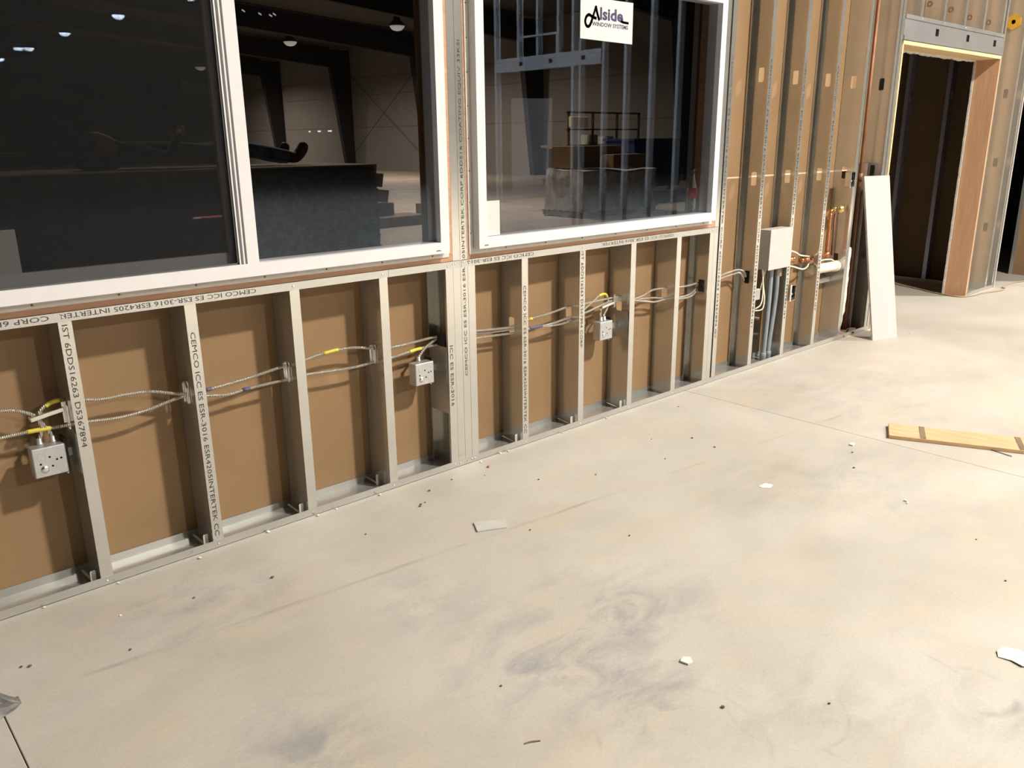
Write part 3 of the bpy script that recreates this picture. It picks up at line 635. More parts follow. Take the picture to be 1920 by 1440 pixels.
cable(P3([(2.385, 0.61, 0.085), (2.454, 0.609, 0.085), (2.567, 0.597, 0.085), (2.686, 0.592, 0.08), (2.797, 0.580), (2.948, 0.578), (3.106, 0.593), (3.214, 0.599), (3.337, 0.622), (3.472, 0.640), (3.55, 0.622), (3.629, 0.610), (3.732, 0.591), (3.808, 0.578), (3.924, 0.578), (4.052, 0.563), (4.176, 0.567), (4.256, 0.612), (4.38, 0.62), (4.481, 0.638), (4.602, 0.649), (4.691, 0.649), (4.748, 0.596)]),
      'middle armoured cable along the right half wall under the signed window', [(P3([(2.80, 0.580), (2.85, 0.5788), (2.89, 0.578)]), 'purple')])
cable(P3([(2.385, 0.588), (2.453, 0.586), (2.567, 0.580), (2.685, 0.573), (2.78, 0.575), (2.854, 0.575), (2.996, 0.566), (3.119, 0.573), (3.17, 0.60), (3.213, 0.622), (3.284, 0.657), (3.322, 0.678), (3.376, 0.680), (3.397, 0.655), (3.40, 0.61), (3.352, 0.575, 0.06), (3.352, 0.545, 0.06)]),
      'lowest armoured cable on the right half wall, arching into the right junction box', [(P3([(3.322, 0.678), (3.350, 0.683), (3.376, 0.680), (3.388, 0.667)]), 'yellow')], r=0.0056)
cable(P3([(3.325, 0.545, 0.06), (3.327, 0.58, 0.065), (3.345, 0.61, 0.07), (3.45, 0.628), (3.62, 0.612, 0.085), (3.717, 0.608, 0.085), (3.807, 0.601, 0.085), (3.885, 0.590, 0.08), (4.052, 0.573, 0.08), (4.174, 0.582, 0.08), (4.262, 0.632, 0.08)]), 'armoured cable rising from the right junction box towards the right post', r=0.0056)

def jbox(x0, z0, label, xs, conns):
    s = 0.1016; y0, y1 = 0.030, 0.084
    e = empty('junction_box', (x0 + s / 2, 0.05, z0), label=label, cat='junction box', group='square junction boxes')
    MB().box(x0, x0 + s, y0, y1, z0, z0 + s).build('body', 'box_steel', e, bevel=0.003)
    def ring(cx, cz, r, name, mat, d=0.001): MB().lathe((cx, y0 - d, cz), [(r, d), (r, 0)], 14, axis='y').build(name, mat, e)
    for fx, fz, r in ((0.28, 0.74, 0.0125), (0.76, 0.26, 0.0125)):
        cx, cz = x0 + fx * s, z0 + fz * s; m = MB(); n = 18
        for k in range(n):
            a0, a1 = 2 * math.pi * k / n, 2 * math.pi * (k + 1) / n
            m.prism([(cx + q * math.cos(a), y0 - 0.0008, cz + q * math.sin(a)) for q, a in ((r, a0), (r, a1), (r - 0.0016, a1), (r - 0.0016, a0))], (0, 0.001, 0))
        m.build('knockout', 'plate', e)
    MB().lathe((x0 + 0.31 * s, y0, z0 + 0.27 * s), [(0.013, 0), (0.0115, -0.0025), (0.007, -0.0045), (0.002, -0.005)], 14, axis='y').build('punched_knockout', 'steel_bright', e, smooth=True)
    for fx, fz in ((0.21, 0.47), (0.50, 0.66), (0.70, 0.53), (0.83, 0.55), (0.55, 0.34)):
        MB().box(x0 + fx * s - 0.003, x0 + fx * s + 0.003, y0 - 0.0006, y0, z0 + fz * s - 0.003, z0 + fz * s + 0.003).build('hole', 'dark_hole', e)
    for cx, cy in conns: MB().lathe((cx, cy, z0 + s), [(0.011, 0), (0.011, 0.006), (0.0085, 0.007), (0.0085, 0.022)], 12).build('connector', 'box_steel', e, smooth=True)
    MB().box(x0 + s, x0 + s + 0.010, 0.045, 0.10, z0 - 0.004, z0 + s + 0.012).build('bracket', 'black', e); MB().box(x0 + s + 0.010, xs - 0.002, 0.090, 0.092, z0 + 0.035, z0 + 0.065).build('bracket_arm', 'box_steel', e)  # black block beside the box paints the shadow gap before the stud plate
    MB().box(xs - 0.002, xs - 0.0004, 0.012, 0.10, z0 - 0.012, z0 + 0.135).build('bracket_plate', 'box_steel', e)
    screw(e, x0 + s + 0.002, z0 - 0.012, 0.06)
    return e
jbox(0.518, 0.437, 'square steel junction box beside the leftmost stud', 0.653, [(0.556, Y), (0.596, Y)])
jbox(2.057, 0.435, 'square steel junction box beside the middle post', 2.2182, [(2.108, Y)])
jbox(3.288, 0.438, 'square steel junction box below the signed window', 3.494, [(3.325, 0.06), (3.352, 0.06)])
# sheet-metal plate and black grommets on the two posts
tag(MB().box(2.2185, 2.2205, 0.012, 0.142, 0.275, 0.592).build('nail_plate', 'box_steel', org=(2.22, 0.07, 0.275)), 'grey sheet steel plate on the side of the middle post', 'plate')
for x, lab in ((2.2195, 'black grommet where cables enter the middle post'), (4.2225, 'black grommet where cables enter the right post')):
    y0, y1, z0, z1 = (0.02, 0.125, 0.594, 0.655) if x < 3 else (0.022, 0.062, 0.590, 0.665)
    e = empty('cable_grommet', (x, 0.07, z0), label=lab, cat='grommet')
    MB().box(x - 0.003, x + 0.0002, y0, y1, z0, z1).build('plate', 'black', e, bevel=0.001); MB().lathe((x - 0.006, (y0 + y1) / 2, (z0 + z1) / 2), [(0.016, 0), (0.018, 0.003)], 12, axis='x').build('ring', 'black', e)
# support brackets above the boxes
for x, lab in ((0.60, 'galvanized cable bracket above the leftmost junction box'), (3.395, 'galvanized cable bracket above the right junction box')):
    e = empty('cable_bracket', (x, 0.07, 0.62), label=lab, cat='bracket')
    MB().obox((x - 0.01, 0.070, 0.640 if x < 1 else 0.622), (0.052, 0, 0.008), (0, 0.014, 0), (-0.001, 0, 0.008)).build('arm', 'steel_bright', e, bevel=0.002); MB().box(x + 0.036, x + 0.05, 0.06, 0.065, 0.60, 0.672).build('strap', 'steel_bright', e)
# ferrules in the punch-outs
for n in ('B', 'C', 'D'):
    x = XS[n]; e = empty('cable_ferrule', (x, Y, 0.57), label={'B': 'small steel bushing in the stud second from the left', 'C': 'small steel bushing in the stud third from the left', 'D': 'small steel bushing in the stud left of the middle post'}[n], cat='bushing')
    MB().tube([(x - 0.006, 0.060, 0.574), (x - 0.006, 0.058, 0.60), (x - 0.006, 0.059, 0.645), (x - 0.006, 0.076, 0.657), (x - 0.006, 0.093, 0.645), (x - 0.006, 0.094, 0.60), (x - 0.006, 0.092, 0.574)], 0.004, 8, smooth=3).build('rim', 'steel_bright', e, smooth=True)

# grey cabinet with conduits
cb = empty('electrical_cabinet', (4.99, 0.01, 0.655), label='grey square electrical cabinet mounted between the tall studs', cat='cabinet')
cx0, cx1, cy0, cy1, cz0, cz1 = 4.868, 5.138, -0.025, 0.065, 0.657, 0.918
MB().box(cx0, cx1, cy0 + 0.006, cy1, cz0, cz1).build('body', 'cabinet', cb, bevel=0.002); MB().box(cx0 - 0.002, cx1 + 0.002, cy0, cy0 + 0.0055, cz0 - 0.002, cz1 + 0.002).build('cover', 'cabinet', cb, bevel=0.0015)
for x in (cx0 + 0.012, cx1 - 0.012):
    for z in (cz0 + 0.04, cz1 - 0.04): screw(cb, x, z, cy0)
for pts, lab in (([(5.030, 0.05, 0.657), (5.032, 0.05, 0.45), (5.03, 0.055, 0.2), (5.028, 0.06, 0.003)], 'left grey plastic conduit dropping from the grey cabinet to the floor'), ([(5.108, 0.05, 0.657), (5.118, 0.05, 0.50), (5.116, 0.055, 0.35), (5.095, 0.06, 0.12), (5.092, 0.06, 0.003)], 'right bowed grey plastic conduit dropping from the grey cabinet to the floor')):
    e = empty('conduit', pts[-1], label=lab, cat='conduit'); MB().tube(pts, 0.0165, 12, smooth=6).build('pipe', 'conduit', e, smooth=True); MB().lathe((pts[-1][0], pts[-1][1], 0.003), [(0.021, 0), (0.021, 0.05), (0.018, 0.055)], 12).build('coupling', 'conduit', e, smooth=True)
for k, pts in enumerate(([(4.885, 0.03, 0.657), (4.888, 0.02, 0.57), (4.872, 0.005, 0.49), (4.84, -0.004, 0.43), (4.80, 0.01, 0.405)], [(4.895, 0.03, 0.657), (4.892, 0.02, 0.56), (4.888, 0.0, 0.47), (4.86, -0.008, 0.40), (4.80, 0.012, 0.392)], [(4.925, 0.03, 0.657), (4.905, 0.03, 0.60), (4.90, 0.04, 0.54), (4.915, 0.05, 0.515)])):
    tag(MB().tube(pts, 0.0045, 7).build('wire', 'pvc', org=pts[0], smooth=True), ('leftmost thin white wire below the grey cabinet', 'middle thin white wire looping below the grey cabinet', 'short thin white wire bending behind the conduit')[k], 'wire')
tag(MB().box(4.86, 4.95, 0.07, 0.11, 0.44, 0.515).build('steel_strap', 'box_steel', org=(4.9, 0.08, 0.44), bevel=0.003), 'small grey box behind the wires below the cabinet', 'box')
# open device boxes
def dbox(x0, z0, y0, label, w_=0.055, h=0.105):
    e = empty('device_box', (x0 + w_ / 2, y0, z0), label=label, cat='device box'); m = MB(); t = 0.002; d = 0.05
    m.box(x0, x0 + w_, y0 + d - t, y0 + d, z0, z0 + h); m.box(x0, x0 + t, y0, y0 + d, z0, z0 + h); m.box(x0 + w_ - t, x0 + w_, y0, y0 + d, z0, z0 + h); m.box(x0, x0 + w_, y0, y0 + d, z0, z0 + t); m.box(x0, x0 + w_, y0, y0 + d, z0 + h - t, z0 + h)
    m.build('shell', 'steel_bright', e); MB().box(x0 - 0.02, x0, y0 - 0.001, y0 + 0.001, z0 - 0.006, z0 + h + 0.006).build('ear', 'steel_bright', e); MB().box(x0 + 0.02, x0 + w_ - 0.006, y0 + 0.02, y0 + d - t, z0 + 0.012, z0 + h - 0.012).build('recess', 'dark_hole', e)
    MB().lathe((x0 + w_ / 2, y0 + 0.012, z0 + h * 0.4), [(0.007, 0), (0.004, -0.004)], 8, axis='y').build('clamp', 'screw', e)
dbox(5.215, 0.408, -0.012, 'open steel switch box beside the stud right of the grey cabinet')
dbox(5.915, 1.145, -0.014, 'open steel switch box high on the last tall stud before the leaning panel')

# plumbing between the last tall studs
e = empty('copper_supply', (5.86, 0.08, 0.64), label='copper riser with brass valve between the last tall studs', cat='pipe')
MB().tube([(5.845, 0.08, 0.66), (5.842, 0.08, 0.95), (5.852, 0.08, 0.975), (5.88, 0.075, 0.985)], 0.011, 10, smooth=4).build('riser', 'copper', e, smooth=True); MB().tube([(5.62, 0.08, 0.652), (5.845, 0.08, 0.655)], 0.014, 10, smooth=0).build('branch', 'copper', e, smooth=True)
MB().lathe((5.905, 0.06, 0.985), [(0.016, -0.045), (0.03, -0.03), (0.034, -0.01), (0.018, 0.0), (0.014, 0.03)], 12, axis='y').tube([(5.87, 0.075, 0.985), (5.94, 0.07, 0.99)], 0.016, 10, smooth=0).build('valve', 'brass', e, smooth=True)
MB().lathe((5.845, 0.08, 0.64), [(0.017, 0), (0.017, 0.035)], 10).build('fitting', 'copper', e, smooth=True); MB().lathe((5.842, 0.08, 0.93), [(0.015, 0), (0.015, 0.03)], 10).build('fitting', 'copper', e, smooth=True)
tag(MB().tube([(5.955, 0.10, 0.64), (5.952, 0.10, 0.95)], 0.007, 8, smooth=0).build('copper_tube', 'copper_old', org=(5.955, 0.1, 0.64), smooth=True), 'thin dark copper tube just right of the brass valve', 'pipe')
for x, z, lab in ((5.345, 0.668, 'short copper stub behind the stud right of the grey cabinet'), (5.556, 0.645, 'copper elbow poking through the stud next to the cream pipe')):
    tag(MB().tube([(x - 0.05, 0.10, z), (x, 0.09, z + 0.002), (x + 0.02, 0.07, z + 0.004)], 0.020, 10, smooth=3).build('copper_stub', 'copper', org=(x, 0.09, z), smooth=True), lab, 'pipe')
cable([(5.20, 0.07, 0.748), (5.30, 0.06, 0.735), (5.37, 0.06, 0.715), (5.44, 0.07, 0.692), (5.59, 0.076, 0.668)], 'white cable bending right from behind the grey cabinet to the next stud', r=0.006, mat='pvc')
cable([(5.20, 0.07, 0.648), (5.34, 0.06, 0.622), (5.46, 0.06, 0.592), (5.54, 0.07, 0.594), (5.58, 0.076, 0.615)], 'lower white cable sagging right from the grey cabinet to the next stud', r=0.006, mat='pvc')
cable([(5.62, 0.06, 0.620), (5.75, 0.05, 0.63), (5.86, 0.05, 0.622), (5.93, 0.06, 0.600)], 'thin white cable above the cream plastic pipe', r=0.005, mat='pvc')
e = empty('drain_pipe', (5.8, 0.06, 0.54), label='thick cream plastic pipe lying level between the last tall studs', cat='pipe')
MB().tube([(5.60, 0.06, 0.572), (5.972, 0.06, 0.562)], 0.036, 16, smooth=0).build('pipe', 'pvc', e, smooth=True); MB().lathe((5.925, 0.06, 0.563), [(0.0365, 0), (0.0415, 0.002), (0.0415, 0.045), (0.038, 0.047)], 16, axis='x').build('hub', 'pvc', e, smooth=True)
tag(MB().box(5.62, 5.974, 0.10, 0.103, 0.44, 0.478).box(5.62, 5.974, 0.10, 0.125, 0.476, 0.479).build('blocking_strap', 'steel_track', org=(5.8, 0.1, 0.44)), 'thin steel strap running level below the cream pipe', 'strap')
# cavity right of the last tall stud: risers and torn white foam
e = empty('copper_riser', (6.24, 0.08, 0), label='tall brown copper riser in the open bay left of the doorway', cat='pipe')
MB().tube([(6.25, 0.08, 0.002), (6.235, 0.08, 2.95)], 0.013, 10, smooth=0).build('pipe', 'copper_old', e, smooth=True); MB().lathe((6.245, 0.08, 1.17), [(0.017, 0), (0.017, 0.06)], 10).build('coupling', 'copper_old', e, smooth=True)
tag(MB().tube([(6.33, 0.12, 0.002), (6.33, 0.12, 0.5), (6.32, 0.12, 1.3)], 0.05, 14, smooth=3).build('vent_pipe', 'timber', org=(6.33, 0.12, 0), smooth=True), 'dark round pipe rising in the open bay behind the leaning panel', 'pipe')
m = MB(); pts = []
zz = 0.14
while zz < 0.70: pts.append((6.052 + 0.012 * R(), zz)); zz += 0.02 + 0.03 * R()
poly = [(6.021, -0.002, 0.70)] + [(6.021, -0.002, 0.10)] + [(a - (0.02 if b_ < 0.2 else 0), -0.002, b_) for a, b_ in pts] + [(6.045, -0.002, 0.70)]
m.prism(poly, (0, 0.02, 0)); e = m.build('foam_strip', 'white_foam', org=(6.03, 0, 0.1), label='torn white foam strip along the foot of the last tall stud', cat='foam strip')
for z in (0.28, 0.42, 0.55, 0.61): MB().box(6.022, 6.05, -0.0035, -0.0022, z, z + 0.004).build('tear_line', 'fin', e)
tag(MB().prism([(6.0195, -0.003, 0.70), (6.026, -0.003, 0.70), (6.026, -0.003, 2.9), (6.0195, -0.003, 2.9)], (0, 0.03, 0)).build('edge_strip', 'steel_bright', org=(6.02, 0, 0.7)), 'bright narrow metal strip along the last tall stud above the foam', 'strip')
m = MB()
for k in range(7):
    x = 6.08 + 0.28 * R(); y = 0.02 + 0.1 * R(); m.obox((x, y, 0.012 + 0.01 * R()), (0.04 * R() + 0.02, 0.02 * R(), 0.006), (-0.01, 0.02, 0), (0, 0, 0.006))
tag(m.build('debris_pile', 'timber2', org=(6.2, 0.07, 0), kind='stuff'), 'brown scraps lying in the open bay behind the leaning panel', 'debris')

# ------------------------------------------------------------------ loose things in the hall
b0 = Vector((6.14, -0.207, 0)); bd = Vector((0.96, -0.28, 0)).normalized(); up = Vector((0.0, 0.205, 1.213)); nrm = bd.cross(up).normalized(); up = up - bd * up.dot(bd) * 0.0
m = MB(); A = [b0, b0 + bd * 0.262, b0 + bd * 0.262 + up, b0 + up]; m.prism([tuple(p) for p in A], tuple(-nrm * 0.0159 if nrm.y < 0 else nrm * 0.0159))
pn = m.build('gypsum_offcut', 'drywall', org=b0, label='narrow white gypsum panel leaning against the stud wall beside the doorway', cat='panel')
for k in range(1):
    q = [b0 - bd * 0.0012, b0 - bd * 0.0012 + up]; dn = (-nrm if nrm.y < 0 else nrm) * 0.0159; ed = []
    MB().prism([tuple(q[0]), tuple(q[0] + dn), tuple(q[1] + dn), tuple(q[1])], tuple(bd * 0.001)).build('cut_edge', 'gyp_core', pn)
# pair of pine laths tied together
e = empty('lath_bundle', (4.25, -1.3, 0), label='pair of pale pine laths lying on the concrete at the right edge', cat='lumber')
d_ = Vector((0.248, -0.532, 0)).normalized(); s_ = Vector((d_.y * -1, d_.x, 0)); p0 = Vector((4.110, -1.235, 0)); wd = 0.098
for k in (0, 1):
    a = p0 + s_ * (k * (wd + 0.003)); cen = a + s_ * (wd / 2) + d_ * 0.5 + Vector((0, 0, 0.0105)); m = MB(); m.obox(cen, d_ * 0.5, s_ * (wd / 2), (0, 0, 0.0095)); m.build('lath', 'pine_floor', e, bevel=0.002)
for t in (0.16, 0.60):
    cen = p0 + s_ * wd + d_ * t + Vector((0, 0, 0.0205)); MB().obox(cen, d_ * 0.013, s_ * (wd * 0.98), (0, 0, 0.0012)).build('band', 'timber2', e)
m = MB().tube([(4.305, -1.655, 0.004), (4.285, -1.755, 0.003)], 0.002, 6, smooth=0); tag(m.build('wire_offcut', 'black', org=(4.2, -1.6, 0)), 'thin black wire offcut beside the pine laths', 'wire')
# grey plate scrap
q = [Vector(v) for v in ((1.923, -0.518, 0.006), (2.035, -0.584, 0.006), (1.995, -0.644, 0.006), (1.883, -0.590, 0.006))]
tag(MB().prism([tuple(v - Vector((0, 0, 0.006))) for v in q], (0, 0, 0.007)).build('steel_offcut', 'plate', org=(1.96, -0.58, 0), bevel=0.001), 'flat grey rectangular offcut lying on the concrete below the left window', 'offcut')
# torn paper scrap at the right edge
def scrap(pts, h, name, mat, label, cat):
    m = MB(); m.prism([(x, y, 0.001 + z) for x, y, z in pts], (0, 0, h)); return tag(m.build(name, mat, org=(pts[0][0], pts[0][1], 0)), label, cat)
scrap([(2.493, -2.286, 0), (2.520, -2.274, 0.003), (2.556, -2.279, 0.004), (2.572, -2.320, 0.003), (2.580, -2.372, 0.0), (2.520, -2.378, 0.002), (2.490, -2.352, 0.004), (2.500, -2.32, 0.002)], 0.002, 'paper_scrap', 'pvc', 'torn cream paper scrap on the floor at the right edge', 'paper scrap')
scrap([(3.09, -1.11, 0), (3.14, -1.11, 0), (3.15, -1.145, 0), (3.11, -1.155, 0), (3.085, -1.13, 0)], 0.0008, 'paper_flake', 'crumb_white', 'thin whitish flake flat on the concrete left of the pine laths', 'flake')
scrap([(1.780, -1.655, 0), (1.800, -1.650, 0.002), (1.812, -1.668, 0.004), (1.802, -1.684, 0.002), (1.785, -1.680, 0)], 0.006, 'plaster_chip', 'crumb_white', 'small white plaster chip alone in the middle of the near floor', 'chip')
scrap([(3.868, -1.145, 0), (3.892, -1.140, 0.003), (3.895, -1.16, 0.004), (3.87, -1.162, 0)], 0.006, 'plaster_chip', 'crumb_white', 'small white plaster chip left of the pine laths', 'chip')
# crumpled grey film at the left edge
m = MB(); NX, NY = 15, 11
for j in range(NY):
    for i in range(NX):
        u_, v_ = i / (NX - 1), j / (NY - 1); hw_ = 0.075 * (1 - 0.72 * u_ ** 3); x = 0.0 + 0.285 * u_ - 0.02 * math.sin(math.pi * v_) * 0; y = -0.505 + hw_ * (1 - 2 * v_) + 0.012 * mnoise.noise((x * 30, v_ * 5, 2))
        wv = (1 - u_ ** 5) * math.sin(math.pi * min(1, v_ * 1.05)) ** 0.6; fold = abs(mnoise.noise((x * 14, v_ * 3.0, 3.3))) * 1.5 + 0.35
        m.v.append((x, y, max(0.002, 0.003 + 0.055 * wv * fold)))
for j in range(NY - 1):
    for i in range(NX - 1):
        a = j * NX + i; m.f.append((a, a + 1, a + NX + 1, a + NX)); m.mi.append(0)
tag(m.build('film_scrap', 'grey_cloth', org=(0.15, -0.5, 0)), 'crumpled grey scrap cut off by the left edge on the near floor', 'scrap')
# crumbs
def crumb(x, y, r, mat, label, name='crumb', grp='crumbs on the concrete'):
    bm = bmesh.new(); bmesh.ops.create_icosphere(bm, subdivisions=1, radius=r)
    for v in bm.verts: v.co *= 0.75 + 0.5 * R(); v.co.z *= 0.6
    zmin = min(v.co.z for v in bm.verts)
    for v in bm.verts: v.co.z -= zmin
    me = bpy.data.meshes.new(name); bm.to_mesh(me); bm.free(); me.materials.append(K[mat])
    o = bpy.data.objects.new(name, me); o.location = (x, y, 0.0002); COL.objects.link(o); tag(o, label, 'crumb', grp); CR.setdefault(label, []).append(o)
CR = {}
Dk = 'tiny dark crumb of debris lying on the concrete floor'; Wt = 'tiny white crumb of plaster lying on the concrete floor'
for x, y in ((0.325, -0.332), (0.596, -0.464), (0.345, -0.345), (1.986, -0.135), (1.861, -0.238), (1.875, -0.225), (1.90, -0.22), (2.137, -0.104), (2.28, -0.17), (1.316, -1.375), (1.699, -1.858), (1.927, -2.048), (3.384, -0.537), (3.357, -0.693), (3.758, -0.169), (3.247, -1.96), (2.99, -2.146), (3.784, -1.202), (2.3, -1.024), (2.427, -0.38), (6.561, -0.303), (3.22, -0.40), (2.66, -0.52), (3.05, -0.62), (1.12, -0.36), (0.86, -0.30), (2.05, -0.72), (3.6, -1.3), (1.55, -0.30)):
    crumb(x, y, 0.0035 + 0.003 * R(), 'crumb_dark', Dk)
for x, y in ((0.464, -0.015), (0.636, -0.243), (0.986, -0.04), (1.274, -0.015), (1.495, -0.02), (1.585, -0.015), (2.374, -0.03), (2.515, -0.014), (2.564, -0.016), (3.387, -1.638), (3.404, -1.624), (0.70, -0.02), (1.80, -0.02), (2.95, -0.016), (3.30, -0.018)):
    crumb(x, y, 0.0045 + 0.003 * R(), 'crumb_white', Wt)
crumb(2.356, -0.109, 0.008, 'crumb_red', 'small red crumb near the foot of the middle post', 'red_crumb', None)
tag(MB().tube([(1.205, -1.592, 0.002), (1.222, -1.599, 0.003), (1.242, -1.612, 0.002)], 0.0018, 5).build('wood_splinter', 'timber2', org=(1.22, -1.6, 0)), 'thin brown splinter on the near floor', 'splinter')
for k, (x, y) in enumerate(((3.55, 0.05), (3.60, 0.09), (3.64, 0.11))): crumb(x, y, 0.007, 'crumb_dark', 'grey crumb in the floor track under the right end of the signed window', 'track_crumb', 'crumbs in the track')
for lab in (Dk, Wt):
    L_ = sorted(CR[lab], key=lambda o: (o.location - cam.location).dot(_r) / (o.location - cam.location).dot(_f))
    for k, o in enumerate(L_): o['label'] = '%s, number %d of %d from the left' % (lab.replace(' lying on the concrete floor', ' on the concrete floor'), k + 1, len(L_))
# cord trailing round the foot of the door lining
pts = [(8.95, 1.0), (8.739, 0.766), (8.62, 0.506), (8.50, 0.289), (8.44, 0.033), (8.60, -0.05), (8.794, -0.063), (9.0, -0.12), (9.12, -0.14), (9.25, -0.12), (9.286, -0.085), (9.629, -0.06), (9.85, -0.122), (10.2, -0.2)]
tag(MB().tube([(a, b_, 0.007) for a, b_ in pts], 0.007, 7).build('floor_cord', 'cord', org=(8.95, 1.0, 0), smooth=True), 'thin tan cord trailing on the floor round the right door jamb', 'cord')
# things on the glass
yg = -0.0148
P = [Vector((3.051, yg, 2.128)), Vector((3.432, yg, 2.139)), Vector((3.432, yg, 1.948)), Vector((3.051, yg, 1.955))]
P = [Vector((3.051, yg, 2.136)), Vector((3.430, yg, 2.139)), Vector((3.430, yg, 1.949)), Vector((3.051, yg, 1.953))]
sg = MB().prism([tuple(p) for p in P], (0, -0.0006, 0)).build('window_sign', 'white_paper', org=(3.24, yg, 1.95), label='white maker sign with navy lettering stuck to the right window', cat='sign')
ys = yg - 0.0012
def sq(px, py):   # sign pixel frame -> wall plane
    return (px, ys, py)
m = MB()
text_on('lside', (3.186, ys, 2.0435), (0.170, 0, 0), (0, 0, 0.056), bold=0.034, name=None, mb=m)
sx = 3.051
# A with its looped left leg, and the tail of the e
lp = [(3.157, 2.098), (3.140, 2.060), (3.122, 2.023), (3.108, 2.009), (3.092, 2.012), (3.084, 2.030), (3.092, 2.050), (3.110, 2.060), (3.135, 2.052), (3.160, 2.048)]
def ribbon(mb, pts, wd):
    Q = catmull([Vector((a, 0, b_)) for a, b_ in pts], 6)
    for k in range(len(Q) - 1):
        t = (Q[k + 1] - Q[k]); t = t.normalized() if t.length > 0 else Vector((1, 0, 0)); n_ = Vector((-t.z, 0, t.x)) * wd / 2; e_ = t * wd * 0.25
        mb.quad([(p.x, ys - 0.0001, p.z) for p in (Q[k] - n_ - e_, Q[k + 1] - n_ + e_, Q[k + 1] + n_ + e_, Q[k] + n_ - e_)])
ribbon(m, lp, 0.0135); ribbon(m, [(3.157, 2.100), (3.166, 2.074), (3.181, 2.042)], 0.014); ribbon(m, [(3.340, 2.049), (3.352, 2.046), (3.370, 2.045), (3.396, 2.044)], 0.011)
m.build('wordmark', 'navy', sg)
text_on('WINDOW SYSTEMS', (3.132, ys, 2.014), (0.262, 0, 0.0), (0, 0, 0.019), bold=0.022, name='strapline', mat='navy', parent=sg)
tag(MB().box(2.432, 2.531, yg - 0.0006, yg, 1.078, 1.234).build('paper_sheet', 'white_paper', org=(2.48, yg, 1.078)), 'white paper sheet taped to the lower left corner of the right window', 'paper')
tag(MB().box(0.43, 0.582, 0.0127, 0.0133, 1.10, 1.250).build('paper_sheet', 'white_paper', org=(0.5, 0.013, 1.10)), 'grey looking paper sheet behind the insect screen at the left edge', 'paper')
# bottle on the far sill
e = empty('soda_bottle', (4.205, 0.135, 1.052), label='small clear glass bottle with red label on the sill behind the right window', cat='bottle')
bz = 1.0525
MB().lathe((4.205, 0.135, bz), [(0.026, 0), (0.0285, 0.006), (0.0285, 0.07), (0.026, 0.085), (0.028, 0.10), (0.028, 0.16), (0.024, 0.185), (0.0145, 0.215), (0.0125, 0.25), (0.014, 0.255), (0.014, 0.265)], 20).build('glass_body', 'bottle', e, smooth=True)
MB().lathe((4.205, 0.135, bz), [(0.0292, 0.100), (0.0292, 0.155)], 20).build('label_band', 'red_label', e, smooth=True)

# ------------------------------------------------------------------ warehouse contents
SX0, SX1, SY0, SY1 = 1.10, 4.765, 4.40, 5.62; TH = 0.0159; NS = 74; SZ0 = 0.10
me = None
sl = 'full gypsum sheet in the tall stack behind the left window, topped by the lying person'
for k in range(NS):
    z = SZ0 + k * TH
    if me is None:
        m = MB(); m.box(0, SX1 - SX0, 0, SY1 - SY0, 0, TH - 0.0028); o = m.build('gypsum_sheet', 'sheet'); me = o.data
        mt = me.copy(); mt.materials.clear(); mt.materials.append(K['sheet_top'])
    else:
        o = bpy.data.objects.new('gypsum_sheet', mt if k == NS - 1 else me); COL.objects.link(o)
    dx = (R() - 0.5) * 0.012 + (0.0 if k > 22 else (0.05 * (1 - k / 22) + 0.02 * R()))
    o.location = (SX0 + dx, SY0 + (R() - 0.5) * 0.012, z)
    tag(o, 'gypsum sheet, number %d from the top of the tall stack behind the left window' % (NS - k) if k < NS - 1 else 'topmost pale gypsum sheet under the lying person', 'gypsum sheet', 'stacked gypsum sheets')
ZT = SZ0 + NS * TH
for k, x in enumerate((1.4, 2.9, 4.4)):
    tag(MB().box(x - 0.05, x + 0.05, SY0, SY1, 0, SZ0 - 0.001).build('skid', 'timber', org=(x, SY0, 0)), ('left', 'middle', 'right')[k] + ' timber skid under the gypsum stack', 'skid')
# small red-lit indicator on the stack front
e = empty('indicator_strip', (2.96, SY0 - 0.02, 0.868), label='glowing red and pink strip on the dark front of the gypsum stack', cat='light')
MB().box(2.90, 3.095, SY0 - 0.03, SY0 - 0.02, 0.862, 0.876).build('red_tube', 'redled', e); MB().box(2.835, 2.90, SY0 - 0.03, SY0 - 0.02, 0.861, 0.874).build('pink_tube', 'redled2', e)
